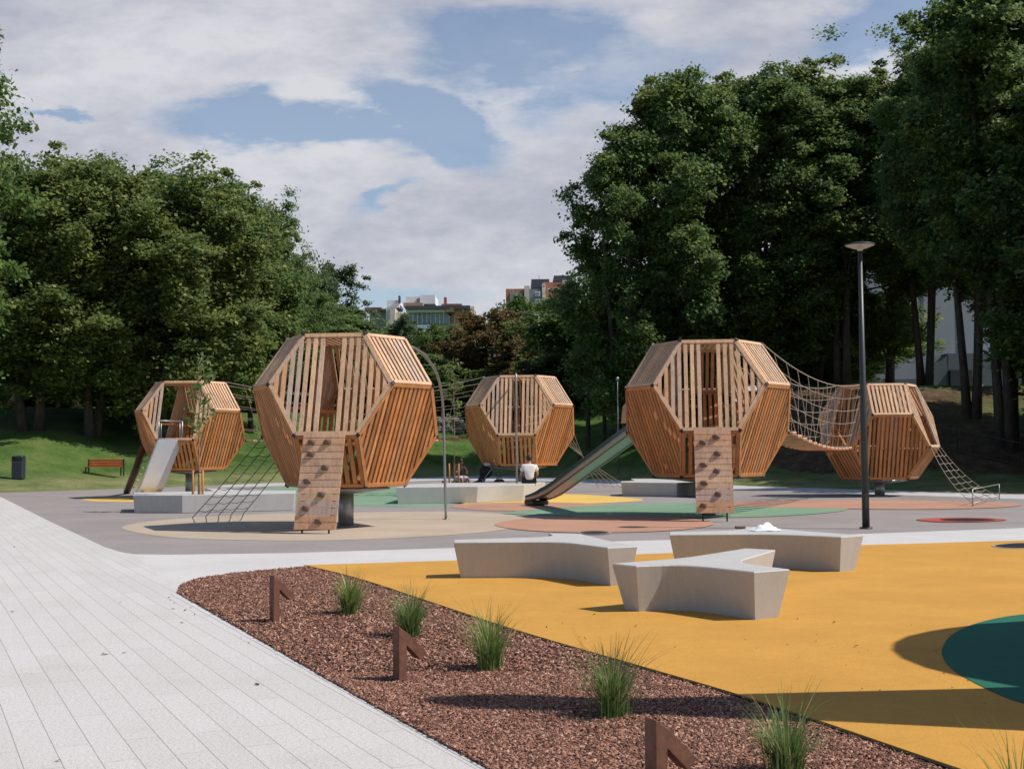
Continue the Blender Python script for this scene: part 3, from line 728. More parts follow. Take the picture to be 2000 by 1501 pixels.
# ------------------------------------------------------------------ concrete star benches
def star_bench(outline, inset_, hz, z0, label, group='concrete star benches'):
    """outline: top polygon (world xy), bottom polygon is drawn in at the arm ends"""
    P = [Vector((p.x, p.y, 0)) for p in outline]; m = len(P)
    area = sum(P[i].x * P[(i + 1) % m].y - P[(i + 1) % m].x * P[i].y for i in range(m))
    if area < 0: P = P[::-1]
    c = sum(P, Vector()) / m
    def ins(dd, Q):
        out = []
        n_ = len(Q)
        for i in range(n_):
            p0, p1, p2 = Q[i - 1], Q[i], Q[(i + 1) % n_]
            e1 = (p1 - p0).normalized(); e2 = (p2 - p1).normalized()
            n1 = Vector((-e1.y, e1.x, 0)); n2 = Vector((-e2.y, e2.x, 0))
            out.append(p1 + (n1 + n2) * (dd / max(.35, 1 + n1.dot(n2))))
        return out
    # round the concave junctions
    R = []
    for i in range(m):
        p0, p1, p2 = P[i - 1], P[i], P[(i + 1) % m]
        e1 = (p1 - p0); e2 = (p2 - p1)
        if e1.x * e2.y - e1.y * e2.x < 0:
            a = p1 - e1.normalized() * min(.38, e1.length * .45); b_ = p1 + e2.normalized() * min(.38, e2.length * .45)
            for t_ in (0, .17, .33, .5, .67, .83, 1): R.append(a.lerp(p1, t_).lerp(p1.lerp(b_, t_), t_))
        else: R.append(p1)
    n = len(R); up = Vector((0, 0, 1))
    lev = [(ins(inset_, R), z0), (ins(inset_ * .06 + .0, R), z0 + hz - .012), (ins(.0, R), z0 + hz - .012), (ins(.008, R), z0 + hz)]
    lev = [(ins(inset_, R), z0), (R, z0 + hz - .01), (ins(.009, R), z0 + hz)]
    V = [q + up * z for ring, z in lev for q in ring]
    F = [(l * n + i, l * n + (i + 1) % n, (l + 1) * n + (i + 1) % n, (l + 1) * n + i) for l in range(len(lev) - 1) for i in range(n)]
    bm = bmesh.new(); vs = [bm.verts.new(v - Vector((c.x, c.y, z0))) for v in V]
    for f in F: bm.faces.new([vs[i] for i in f])
    top = bm.faces.new([vs[(len(lev) - 1) * n + i] for i in range(n)]); b0 = bm.faces.new([vs[i] for i in range(n)][::-1])
    bmesh.ops.triangulate(bm, faces=[top, b0]); bmesh.ops.recalc_face_normals(bm, faces=bm.faces)
    me = bpy.data.meshes.new('concrete_bench'); bm.to_mesh(me); bm.free(); me.materials.append(MATS['bench_concrete'])
    o = bpy.data.objects.new('concrete_bench', me); COL.objects.link(o); o.location = (c.x, c.y, z0)
    return tag(o, label, 'bench', group)
def bpx(l, z, s=2.3256, o=(860, 1000)): return [G(o[0] + x / s, o[1] + y / s, z) for x, y in l]
ZB = .475
star_bench(bpx([(780, 232), (890, 243), (1100, 236), (1425, 270), (1588, 258), (1335, 226), (1522, 170), (1385, 163), (1100, 208)], ZB), .085, .445, .030, 'three-armed concrete bench nearest the camera on the yellow rubber')
star_bench(bpx([(60, 135), (540, 132), (760, 160), (895, 154), (730, 121), (640, 97), (490, 95), (520, 110), (62, 124)], ZB), .085, .445, .030, 'three-armed concrete bench at the left of the yellow rubber')
star_bench(bpx([(1040, 100), (1490, 97), (1820, 111), (1922, 104), (1640, 84), (1480, 66), (1370, 66), (1380, 80), (1040, 89)], ZB), .085, .445, .030, 'concrete bench with a white cloth on top, at the right of the yellow rubber')
ZG = .475
star_bench(PX([(260, 966), (356, 966), (575, 962), (578, 957), (470, 957), (440, 953), (400, 953), (420, 958), (262, 961)], ZG), .04, .47, .0, 'long low concrete bench in front of the far left pod')
star_bench(PX([(773, 951), (933, 949), (955, 948), (978, 947), (1024, 946), (1065, 941), (1010, 939), (930, 941), (850, 943), (800, 945)], .505), .06, .50, .0, 'concrete bench the man sits on, below the middle pod')
star_bench(PX([(1213, 941), (1322, 942), (1348, 941), (1400, 944), (1410, 941), (1330, 937), (1273, 934), (1232, 934), (1240, 938), (1213, 939)], ZG), .05, .47, .0, 'far concrete bench between the narrow slide and the right climbing board')

# ------------------------------------------------------------------ lamp posts, bin, park bench
lp = G(1691.5, 1031)
e = empty('street_lamp', (lp.x, lp.y, 0), 'tall dark lamp post with a flat disc head, right of centre', 'street lamp')
m = MB(); m.tube([(lp.x, lp.y, 0), (lp.x, lp.y, 2.2), (lp.x, lp.y, 5.60)], [.074, .066, .042], 16); m.build('pole', 'lamp_paint', e, True)
m = MB(); m.lathe([(.0, .02), (.13, .02), (.13, 0)], (lp.x, lp.y, 0), 20); m.build('base_plate', 'lamp_paint', e, True)
hd = empty('lamp_head', (lp.x, lp.y, 5.60), None, None); 
bpy.data.objects.remove(hd)
m = MB(); m.lathe([(0, 5.72), (.2, 5.715), (.30, 5.69), (.305, 5.675), (.28, 5.665)], (lp.x, lp.y, 0), 28); m.build('lamp_head', 'lamp_paint', e, True)
m = MB(); m.lathe([(.28, 5.664), (.17, 5.62), (.06, 5.585), (.045, 5.55)], (lp.x, lp.y, 0), 28); m.build('diffuser', 'lamp_under', e, True)
m = MB(); m.box((lp.x, lp.y - .068, .55), (.07, .02, .3)); m.build('service_door', 'lamp_paint', e, True)
def far_lamp(u, vtop, Y, label, arm=0, k=1):
    p = A(u, vtop, Y); z0 = float(zt(p.x, Y)); e = empty('street_lamp', (p.x, Y, z0), label, 'street lamp', 'distant lamp posts')
    m = MB(); m.tube([(p.x, Y, z0), (p.x, Y, p.z)], [.09 * k, .05 * k], 8); m.build('pole', 'galvanised', e, True)
    if arm:
        for sg in (-1, 1):
            m = MB(); m.tube([(p.x, Y, p.z), (p.x + sg * arm * .9, Y, p.z + .22)], .035, 6); m.box((p.x + sg * arm * 1.1, Y, p.z + .26), (.6, .2, .1)); m.build('lamp_arm', 'galvanised', e, True)
    else:
        m = MB(); m.lathe([(0, .5 * k), (.16 * k, .46 * k), (.2 * k, .1 * k), (.1 * k, 0)], (p.x, Y, p.z - .1), 10); m.build('lamp_head', 'galvanised', e, True)
far_lamp(1052, 616, 105, 'distant lamp post with two arms in front of the green trees', 1.1)
far_lamp(980, 684, 100, 'distant lamp post with two short arms below the brown tree', .8)
far_lamp(1206, 740, 70, 'small pale lamp post left of the right pod', 0, .45)
# bin
bp = G(36, 927, 0); Yb = 57.5; b0 = A(36, 927, Yb); zb_ = float(zt(b0.x, Yb))
e = empty('litter_bin', (b0.x, Yb, zb_), 'dark blue litter bin on the grass at the left edge', 'litter bin')
m = MB(); m.box((b0.x, Yb, zb_ + .38), (.5, .42, .8), None, .03); m.build('body', 'bin_paint', e, True)
m = MB(); m.box((b0.x, Yb, zb_ + 1.0), (.50, .42, .12), None, .04); m.build('hood', 'bin_paint', e, True)
m = MB()
for sg in (-1, 1): m.box((b0.x + sg * .225, Yb, zb_ + .86), (.05, .40, .2))
m.build('uprights', 'bin_paint', e, True)
m = MB(); m.box((b0.x, Yb, zb_ + .86), (.38, .36, .15)); m.build('opening', 'joint_black', e, True)
# park benches
def park_bench(u0, u1, v, Y, label):
    a, b_ = A(u0, v, Y), A(u1, v, Y); c = (a + b_) / 2; z0 = float(zt(c.x, Y)); L = (b_ - a).length
    e = empty('park_bench', (c.x, Y, z0), label, 'park bench', 'wooden park benches')
    m = MB()
    for i in range(3): m.box((c.x, Y + .25, z0 + .50 + i * .125), (L, .03, .112), (Vector((1, 0, 0)), Vector((0, .97, .2)), Vector((0, -.2, .97))), .006)
    m.build('backrest', 'bench_wood', e, True)
    m = MB()
    for i in range(4): m.box((c.x, Y - .18 + i * .12, z0 + .44), (L, .1, .03))
    m.build('seat', 'bench_wood', e, True)
    for sg in (-1, 1):
        x = c.x + sg * (L / 2 + .02); m = MB(); m.box((x, Y - .2, z0 + .21), (.05, .07, .44)); m.box((x, Y + .24, z0 + .4), (.05, .07, .84)); m.box((x, Y + .02, z0 + .41), (.05, .5, .05)); m.build('leg', 'joint_black', e, True)
park_bench(171, 238, 905, 61.5, 'orange brown wooden park bench on the lawn at left')

# ------------------------------------------------------------------ grass tufts
def tuft(p, h, n, seed, label):
    rg = np.random.default_rng(seed); V = []; F = []
    segs = 6
    for i in range(n):
        a = rg.uniform(0, 2 * pi); r0 = abs(rg.normal(0, .045)); long_ = rg.random() < .18
        H = h * (rg.uniform(.95, 1.25) if long_ else rg.uniform(.45, .85)); out = rg.uniform(.03, .24) * (1.2 if long_ else 1) * h / .4
        if rg.random() < .15: out *= 1.7
        w = rg.uniform(.0022, .0042) * (.7 if long_ else 1); da = a + rg.normal(0, .5)
        base = np.array([cos(a) * r0, sin(a) * r0, 0]); dr = np.array([cos(da), sin(da), 0]); pr = np.array([-sin(da), cos(da), 0])
        drop = rg.uniform(0, .35) * H
        for k in range(segs + 1):
            t_ = k / segs; c = base + dr * out * t_ ** 1.9 + np.array([0, 0, H * (t_ - .0) - drop * t_ ** 3])
            ww = w * (1 - t_ ** 2.2) + .0004
            V += [c - pr * ww, c + pr * ww]
            if k: b_ = len(V) - 4; F.append((b_, b_ + 1, b_ + 3, b_ + 2))
    o = npmesh('ornamental_grass', np.array(V), np.array(F), 'grass_blade'); o.location = p
    return tag(o, label, 'grass tuft', 'grass tufts in the mulch bed')
for i, (u, v, h, n, lb) in enumerate(((683, 1199, .42, 520, 'small dense grass tuft farthest back in the mulch bed'), (800, 1243, .43, 520, 'green grass tuft behind the middle rusty marker'), (955, 1306, .50, 380, 'sparse pale grass tuft in the middle of the mulch bed'), (1194, 1398, .45, 480, 'grass tuft standing at the edge of the dark shadow'), (1535, 1512, .37, 420, 'spreading grass tuft at the bottom edge right of the nearest marker'), (1995, 1640, .62, 60, 'thin grass blades at the bottom right corner'))):
    tuft(G(u, v, .01), h, n, 40 + i, lb)

# ------------------------------------------------------------------ corten markers (a post with a slanting arm)
def marker(u, v, h, yaw, label):
    p = G(u, v, 0); e = empty('corten_marker', p, label, 'marker', 'rusty steel markers', yaw)
    w, dp = .062, .085; m = MB()
    ztop = h; zi = h - .165
    # front outline in x-z: post, then an arm falling to the right
    O = [(-w / 2, -.02), (w / 2, -.02), (w / 2, zi + .035), (w / 2 + .115, zi - .075), (w / 2 + .165, zi - .03), (w / 2 + .012, ztop - .05), (-w / 2, ztop)]
    pts = [Vector((x, -dp / 2, z)) for x, z in O]
    bm = bmesh.new(); f = bm.faces.new([bm.verts.new(q) for q in pts]); r_ = bmesh.ops.extrude_face_region(bm, geom=[f])
    bmesh.ops.translate(bm, verts=[g_ for g_ in r_['geom'] if isinstance(g_, bmesh.types.BMVert)], vec=(0, dp, 0))
    bmesh.ops.recalc_face_normals(bm, faces=bm.faces); bmesh.ops.triangulate(bm, faces=[q for q in bm.faces if len(q.verts) > 4])
    bmesh.ops.bevel(bm, geom=[ed for ed in bm.edges if len(ed.link_faces) == 2 and ed.calc_face_angle() > .5], offset=.0015, segments=1, affect='EDGES')
    me = bpy.data.meshes.new('marker_body'); bm.to_mesh(me); bm.free(); me.materials.append(MATS['corten'])
    o = bpy.data.objects.new('marker_body', me); COL.objects.link(o); o.parent = e
    m = MB(); m.box((0, 0, .004), (.12, .14, .008)); m.build('base_plate', 'corten', e)
marker(536, 1217, .445, radians(38), 'rusty steel marker farthest away near the tip of the bed')
marker(781, 1332, .385, radians(36), 'rusty steel marker in the middle of the row')
marker(1283, 1580, .40, radians(30), 'nearest rusty steel marker, cut by the bottom edge')

# ------------------------------------------------------------------ trees
def crown_pts(shape, H, R, zb, n, rg):
    """leaf clusters gathered into plumes that leave hollows between them"""
    def env(t_):
        if shape == 'tall': return (sin(pi * min(1, t_ * .96 + .05)) ** .5) * (1 - .15 * t_)
        if shape == 'round': return sqrt(max(0, 1 - (2 * t_ - 1) ** 2)) ** .8
        return sin(pi * (t_ * .9 + .06)) ** .6
    K = int(26 + (H - zb) * R * .42); pl = []
    for i in range(K):
        t_ = (i + rg.random()) / K; a = i * 2.39996 + rg.normal(0, .35)
        rr = R * env(t_) * rg.choice([.35, .7, .82, .9, 1.0, 1.12], p=[.14, .16, .2, .2, .18, .12])
        sz = R * rg.uniform(.20, .36)
        pl.append((cos(a) * rr, sin(a) * rr, zb + (H - zb) * t_ * .96, sz, a, rg.uniform(.2, 1.0)))
    out = []
    for i in range(n):
        x, y, z, sz, a, lift = pl[rg.integers(K)]
        d = rg.normal(0, 1, 3); d /= np.linalg.norm(d); q = rg.random() ** .4 * sz
        k = rg.normal(0, .55) * sz      # plumes stretch outward and upward
        out.append((x + d[0] * q * .8 + cos(a) * k * .8, y + d[1] * q * .8 + sin(a) * k * .8, z + d[2] * q * .9 + k * lift, 1))
    return np.array(out)
def make_tree(shape, H, R, zb, mat, nc, per, leaf, seed, trunk_r=.22, stems=1, bark='bark', name='tree', droop=.2):
    rg = np.random.default_rng(seed)
    root = bpy.data.objects.new(name, None); COL.objects.link(root)
    C = crown_pts(shape, H, R, zb, nc, rg)
    # leaves
    n = nc * per
    ci = np.repeat(np.arange(nc), per)
    cs = R * rg.uniform(.06, .16, nc)[ci]
    off_ = rg.normal(0, 1, (n, 3)) * np.stack([cs, cs, cs * .62], -1) * .62
    # twigs: leaves gather along a drooping outward line
    od = C[ci, :2] / (np.linalg.norm(C[ci, :2], axis=1)[:, None] + 1e-6)
    s = rg.uniform(-1, 1, n)
    P = C[ci, :3] + off_; P[:, :2] += od * (cs * .8 * s)[:, None]; P[:, 2] -= droop * cs * (s + 1)
    nr = rg.normal(0, 1, (n, 3)); nr[:, 2] = np.abs(nr[:, 2]) + .55; nr[:, :2] += od * .45
    nr /= np.linalg.norm(nr, axis=1)[:, None]
    t1 = np.cross(nr, rg.normal(0, 1, (n, 3))); t1 /= np.linalg.norm(t1, axis=1)[:, None]; t2 = np.cross(nr, t1)
    L = (leaf * rg.uniform(.5, 1.75, n))[:, None]; W = L * .36
    V = np.stack([P - t1 * L / 2, P + t2 * W - t1 * L * .05, P + t1 * L / 2 - nr * L * .12, P - t2 * W - t1 * L * .05], 1).reshape(-1, 3)
    F = np.arange(4 * n).reshape(-1, 4)
    npmesh('crown', V, F, mat, root)
    # trunk and limbs
    m = MB()
    for k in range(stems):
        a = rg.uniform(0, 6.28); q = .0 if stems == 1 else .35
        bx, by = cos(a) * q, sin(a) * q; lx, ly = cos(a) * q * 3.2 + rg.normal(0, .25), sin(a) * q * 3.2 + rg.normal(0, .25)
        pts = []; rr = []
        for i in range(9):
            t_ = i / 8; pts.append((bx + lx * t_ + .15 * sin(t_ * 5 + k), by + ly * t_ + .12 * sin(t_ * 4 + 2 * k), -.3 + (H * .9 + .3) * t_)); rr.append(trunk_r * (1.25 if i == 0 else 1) * (1 - t_) ** .8 + .02)
        m.tube(pts, rr, 8)
        tp = [Vector(p) for p in pts]
        for j in range(max(5, 20 // stems)):
            t_ = rg.uniform(zb / H * .85, .82); i0 = min(7, int(t_ * 8)); s0 = tp[i0].lerp(tp[i0 + 1], t_ * 8 - i0)
            c = C[rg.integers(nc)]; cc = Vector(c[:3])
            for _ in range(8):
                if abs(cc.z - (s0.z + R * .5)) < R * .8: break
                c = C[rg.integers(nc)]; cc = Vector(c[:3])
            mid = s0.lerp(cc, .5) + Vector((0, 0, -.2)); r0 = trunk_r * .34 * (1 - t_) + .025
            m.tube([s0, mid, cc], [r0, r0 * .6, .012], 5, False)
    m.build('trunk', bark, root)
    return root
def plant(proto, u, Y, vtop, label, group, used={}, rz=None, wscale=1.0, name=None, cat='tree'):
    H0 = proto['H']; p = A(u, vtop, Y); z0 = float(zt(p.x, Y)) - .05; s = (p.z - z0) / H0
    o = proto['o'] if not proto.get('used') else copy_tree(proto['o'])
    proto['used'] = True
    o.location = (p.x, Y, z0); o.scale = (wscale, wscale, s); o.rotation_euler = (0, 0, random.uniform(0, 6.28) if rz is None else rz)
    return tag(o, label, cat, group)
PR = {}
def proto(k, H, *a, **kw): PR[k] = dict(H=H, o=make_tree(kw.pop('shape'), H, *a, **kw))
proto('lime1', 23, 4.0, 3.0, 'leaf_lime', 900, 120, .20, 11, shape='tall', stems=2, name='lime_tree', trunk_r=.24)
proto('lime2', 24, 4.3, 8.0, 'leaf_dark', 800, 125, .20, 12, shape='tall', stems=3, name='lime_tree', trunk_r=.24)
proto('lime3', 22, 4.4, 2.2, 'leaf_dark', 900, 120, .20, 13, shape='tall', stems=2, name='lime_tree', trunk_r=.24)
proto('left1', 18, 4.8, 3.6, 'leaf_lime', 1000, 120, .20, 14, shape='tall', stems=2, name='broadleaf_tree', trunk_r=.26)
proto('left2', 18, 5.0, 3.8, 'leaf_dark', 1000, 120, .20, 15, shape='egg', stems=1, name='broadleaf_tree', trunk_r=.26)
proto('near', 16, 2.9, 3.0, 'leaf_bright', 420, 70, .15, 16, shape='tall', stems=1, name='broadleaf_tree', trunk_r=.18)
proto('birch', 13, 3.6, 1.5, 'leaf_birch', 520, 90, .20, 17, shape='egg', name='birch_tree', trunk_r=.16)
proto('brown', 9, 3.3, .6, 'leaf_brown', 520, 90, .18, 18, shape='round', name='brown_leaved_tree', trunk_r=.15)
proto('bright', 11, 3.6, .6, 'leaf_bright', 560, 90, .20, 19, shape='egg', name='broadleaf_tree', trunk_r=.18)
proto('bush', 8, 3.2, .0, 'leaf_dark', 560, 90, .20, 20, shape='egg', name='dark_green_tree', trunk_r=.18)
RG = 'tall lime trees on the right bank'
rg_l = [('lime3', 1212, 75, 255, 'lime tree at the left end of the right grove, low crown against the sky', .82), ('lime1', 1280, 79, 160, 'pale topped lime tree, second from the left in the right grove', .9), ('lime3', 1345, 76, 142, 'dark lime tree above the left edge of the right pod', .95), ('lime1', 1420, 80, 150, 'yellowish lime tree directly above the right pod', .95), ('lime3', 1500, 77, 138, 'lime tree above the sagging rope bridge', .95), ('lime1', 1575, 81, 128, 'lime tree with a high top left of the lamp post', .95), ('lime2', 1640, 76, 150, 'bare stemmed lime tree just left of the lamp post', .95), ('lime1', 1715, 80, 145, 'lime tree right behind the lamp head', .95), ('lime2', 1790, 76, 110, 'bare stemmed lime tree right of the lamp post', .9), ('lime2', 1875, 66, -10, 'taller lime tree rising near the top right, its crown starting high', .9), ('lime3', 1985, 74, -40, 'dense lime tree cut by the right edge', .85), ('lime2', 1945, 61, -60, 'tallest lime tree with three bare stems near the right edge', 1.0), ('lime2', 2050, 64, -120, 'lime tree whose crown only just enters at the right edge', 1.05)]
for k, u, Y, vt, lb, ws in rg_l: plant(PR[k], u, Y, vt, lb, RG, wscale=ws)
# trees standing outside the frame, whose shade falls on the far rubber
for i, (x, Y, s) in enumerate(((27, 47, 1), (31, 52, 1.1), (28, 57, 1), (35, 46, 1), (33, 60, 1.0))):
    o = copy_tree(PR['lime1' if i % 2 else 'lime3']['o']); o.location = (x, Y, float(zt(x, Y))); o.scale = (1.15, 1.15, .9 * s); o.rotation_euler = (0, 0, i * 1.3)
    tag(o, 'lime tree standing outside the frame at the right of the playground', 'tree', 'lime trees outside the frame')
LG = 'trees of the left grove'
for k, u, Y, vt, lb, ws in [('left2', -10, 71, 350, 'dark tree cut by the left edge in the left grove', 1), ('left1', 70, 68, 345, 'tree behind the litter bin with a yellowish crown', 1), ('left2', 125, 76, 352, 'dark tree rising behind the first yellowish crown of the left grove', .9), ('left1', 190, 69, 312, 'tree above the orange park bench with the highest top of the grove', .95), ('left2', 270, 77, 352, 'dark tree between two yellowish crowns in the left grove', .95), ('left1', 345, 70, 342, 'yellowish tree directly above the far left pod', 1), ('left2', 405, 76, 372, 'dark tree above the gap between the two left pods', .95), ('left1', 445, 76, 378, 'yellowish tree above the left shoulder of the largest pod', .8), ('left2', 492, 80, 405, 'dark tree at the right end of the left grove', .6), ('left2', 555, 88, 500, 'lower dark tree stepping down behind the largest pod', .5)]:
    plant(PR[k], u, Y, vt, lb, LG, wscale=ws)
plant(PR['near'], -112, 44, -60, 'bright green tree reaching in at the left edge', 'near left tree')
plant(PR['birch'], 645, 118, 520, 'bluish green birch right of the left grove', 'birches', wscale=.95)
plant(PR['birch'], 690, 125, 636, 'small birch between the left grove and the flats', 'birches', wscale=.7)
plant(PR['birch'], 783, 128, 618, 'pale tree in front of the cream flats', 'birches', wscale=.6)
plant(PR['brown'], 962, 100, 606, 'large reddish brown tree above the middle pod', 'brown trees', wscale=1.0)
plant(PR['brown'], 900, 104, 668, 'olive brown tree beside the larger brown one', 'brown trees', wscale=.9)
plant(PR['bright'], 1040, 112, 590, 'bright green tree below the brick flats', 'bright green trees', wscale=1.0)
plant(PR['bright'], 1095, 106, 640, 'bright green tree tucked against the right grove', 'bright green trees', wscale=.9)
plant(PR['bright'], 860, 125, 640, 'green tree right of the cream flats', 'bright green trees', wscale=.9)
for i, (u, Y, vt) in enumerate(((640, 95, 650), (720, 98, 690), (800, 100, 700), (860, 97, 712), (940, 103, 730), (1010, 97, 735), (1070, 98, 700), (1130, 99, 690), (1200, 98, 700), (1290, 96, 700))):
    plant(PR['bush'], u, Y, vt, ('dark low tree behind the largest pod', 'dark low tree right behind the top of the largest pod', 'dark low tree over the right shoulder of the largest pod', 'dark low tree behind the bent steel pole', 'dark low tree above the left corner of the middle pod', 'dark low tree right above the middle pod', 'dark low tree above the right corner of the middle pod', 'dark low tree above the sunny patch of grass', 'dark low tree left of the right pod', 'dark low tree hidden behind the right pod')[i], 'dark low trees at the back', wscale=1.25, cat='tree')
for i, (u, Y, vt) in enumerate(((-60, 100, 600), (20, 104, 600), (100, 100, 600), (180, 104, 600), (260, 100, 600), (340, 104, 600), (420, 100, 600), (500, 104, 600), (580, 108, 600), (1500, 98, 560), (1600, 96, 600), (1420, 98, 560), (1340, 96, 560), (1250, 96, 560))):
    o_ = plant(PR['left2'], u, Y, vt, 'dark tree deep inside the grove, seen only between the nearer trunks', 'trees deep in the groves', wscale=1.35)
for i in range(15):
    u = -90 + i * 50
    plant(PR['bush'], u, 92 + (i % 3) * 3, 690 + (i * 37 % 5) * 9, 'low dark bush closing the view between the trunks of the left grove', 'bushes behind the left grove', wscale=1.15, cat='bush').name = 'dark_bush'
# pale bare trunk left
for (u0, v0, u1, v1, um, vm, Y, lb) in ((12, 808, 34, 745, 32, 770, 84, 'pale crooked trunk leaning at the left edge of the grove'), (149, 818, 150, 768, 149, 790, 84, 'straight pale sunlit trunk among the dark left trees')):
    a, mm, b_ = A(u0, v0, Y), A(um, vm, Y), A(u1, v1, Y); z0 = float(zt(a.x, Y))
    e = empty('bare_trunk', (a.x, Y, z0), lb, 'tree trunk'); m = MB(); m.tube([Vector((a.x, Y, z0 - .1)), mm, b_, b_ + Vector((.1, .2, 3.5))], [.22, .16, .13, .05], 8); m.build('trunk', 'bark_pale', e, True)
for (u, Y, r_) in ((1148, 78, .13), (1180, 78, .11)):
    a = A(u, 840, Y); z0 = float(zt(a.x, Y)); e = empty('bare_trunk', (a.x, Y, z0), 'thin dark trunk before the sunny grass, %s' % ('left one of the pair' if u < 1160 else 'right one of the pair'), 'tree trunk', 'thin trunks by the sunny grass')
    m = MB(); m.tube([(a.x, Y, z0 - .1), (a.x + .05, Y, z0 + 3), (a.x - .1, Y, z0 + 8.0)], [r_ * 1.2, r_, r_ * .6], 8); m.build('trunk', 'bark', e, True)
# saplings with stakes
def sapling(u, v, vtop, R, stakes, zb, label, seed):
    p = G(u, v); top_ = A(u, vtop, p.y); H = top_.z; rg = np.random.default_rng(seed)
    e = empty('sapling', p, label, 'young tree', 'staked young trees')
    m = MB(); m.tube([(0, 0, 0), (.02, 0, H * .5), (-.02, 0, H)], [.022, .016, .005], 8)
    P = []
    for i in range(26):
        t_ = zb / H + (1 - zb / H) * (i / 26) * .96; a = rg.uniform(0, 6.28); L = R * rg.uniform(.5, 1.1) * (1 - t_ * .55)
        s0 = Vector((0, 0, H * t_)); tip = s0 + Vector((cos(a) * L, sin(a) * L, L * rg.uniform(.5, 1.1)))
        m.tube([s0, s0.lerp(tip, .5) + Vector((0, 0, .03)), tip], [.010, .007, .003], 4, False)
        for k in range(9): P.append(s0.lerp(tip, rg.uniform(.25, 1.05)) + Vector(rg.normal(0, .05, 3)))
    m.build('trunk', 'bark_pale', e)
    P = np.array([tuple(p_) for p_ in P]); n = len(P)
    nr = rg.normal(0, 1, (n, 3)); nr[:, 2] += .8; nr /= np.linalg.norm(nr, axis=1)[:, None]
    t1 = np.cross(nr, rg.normal(0, 1, (n, 3))); t1 /= np.linalg.norm(t1, axis=1)[:, None]; t2 = np.cross(nr, t1); L = .085
    V = np.stack([P - t1 * L, P + t2 * L * .5, P + t1 * L, P - t2 * L * .5], 1).reshape(-1, 3)
    npmesh('crown', V, np.arange(4 * n).reshape(-1, 4), 'leaf_sapling', e)
    for k, (du, dy) in enumerate(stakes):
        s_ = MB(); x = du; s_.tube([(x, dy, 0), (x, dy, 1.12)], .032, 8); s_.build('stake', 'stake_wood', e)
    s_ = MB(); s_.tube([(stakes[0][0], stakes[0][1], 1.05), (0, -.06, 1.08), (stakes[1][0], stakes[1][1], 1.05)], .018, 6); s_.build('tie', 'joint_black', e)
sapling(387, 999, 700, .72, [(-.13, -.05), (.13, -.05), (.0, .14)], 2.0, 'thin leafy sapling between two stakes in front of the far left pod', 5)
sapling(887, 962, 700, .72, [(-.18, -.05), (.18, -.05), (.0, .14)], 2.1, 'thin leafy sapling right of the bent pole, tied to stakes', 6)

# ------------------------------------------------------------------ fence on the right
def fence(pts, label, H=1.15):
    e = empty('metal_fence', pts[0], label, 'fence'); m = MB()
    tot = 0
    for a, b_ in zip(pts[:-1], pts[1:]):
        L = (b_ - a).length; n = int(L / .13)
        for i in range(n):
            q = a.lerp(b_, i / n); m.box((q.x, q.y, q.z + H / 2), (.016, .016, H - .1))
    m.build('bars', 'fence_paint', e, True)
    m = MB()
    for a, b_ in zip(pts[:-1], pts[1:]):
        for h in (.12, H): m.bar(a + Vector((0, 0, h)), b_ + Vector((0, 0, h)), .035, .04)
    m.build('rails', 'fence_paint', e, True)
    for i, q in enumerate(pts):
        m = MB(); m.box((q.x, q.y, q.z + H / 2), (.06, .06, H + .06)); m.build('post', 'fence_paint', e, True)
fp = [Vector((x, y, float(zt(x, y)))) for x, y in [(4 + i * 2.2, 77 - i * 2.05 if i < 9 else 58.5 - (i - 9) * .3) for i in range(15)]]
fence(fp, 'low black metal fence at the foot of the right bank')
# low stone wall seen behind the sapling
e = empty('stone_wall', A(880, 850, 90), 'low rough stone wall on the slope between the largest and middle pods', 'stone wall')
m = MB(); rg = random.Random(3)
for i in range(150):
    u = 840 + rg.random() * 190; Y = 92 + rg.random() * .6; x = A(u, 850, Y).x; z0 = float(zt(x, Y)); zz = z0 + rg.random() * 1.0
    m.ball((x, Y, zz), rg.uniform(.16, .34), 7, (1.2, .9, .7))
m.build('stones', 'stone_grey', e, True)

# ------------------------------------------------------------------ buildings
def bx_px(mb, u0, u1, v0, v1, Y, depth):
    a, b_ = A(u0, v0, Y), A(u1, v1, Y); mb.box(((a.x + b_.x) / 2, Y + depth / 2, (a.z + b_.z) / 2), (abs(b_.x - a.x), depth, abs(a.z - b_.z)))
def bpart(e, name, mat, *boxes):
    m = MB()
    for b_ in boxes: bx_px(m, *b_)
    return m.build(name, mat, e, True)
Y = 230; c = A(820, 700, Y)
e = empty('apartment_building', (c.x, Y, 0), 'cream and grey flats with a white roof box, seen over the trees left of centre', 'building')
bpart(e, 'wing_wall', 'facade_grey', (722, 764, 608, 760, Y + 4, 30))
bpart(e, 'end_wall', 'facade_cream', (754, 772, 601, 760, Y + 1, 20))
bpart(e, 'main_wall', 'facade_cream', (772, 890, 612, 760, Y + 2, 20))
bpart(e, 'brick_panel', 'facade_tan', (886, 920, 602, 760, Y, 22))
bpart(e, 'side_wall', 'facade_cream', (920, 927, 598, 760, Y + 3, 22))
bpart(e, 'eaves', 'roof_dark', (720, 756, 603, 607, Y + 3, 30), (792, 918, 597, 603, Y - 1.5, 22))
bpart(e, 'balcony_band', 'facade_white', (793, 888, 604, 608.5, Y - .5, 6), (815, 846, 634, 648, Y - .6, 6))
f = bpart(e, 'window_band', 'glass_blue', (843, 878, 610, 632, Y + 1, 2), (800, 842, 611, 632, Y + 1.2, 2))
m = MB()
for u in (806, 815, 824, 833, 841, 850, 858, 866, 877): bx_px(m, u, u + 1.1, 610, 632, Y + .7, .3)
m.build('mullions', 'facade_white', f, True)
bpart(e, 'window', 'glass_blue', (758, 762, 604, 622, Y + .9, 1)); bpart(e, 'window', 'glass_blue', (758, 762, 630, 645, Y + .9, 1))
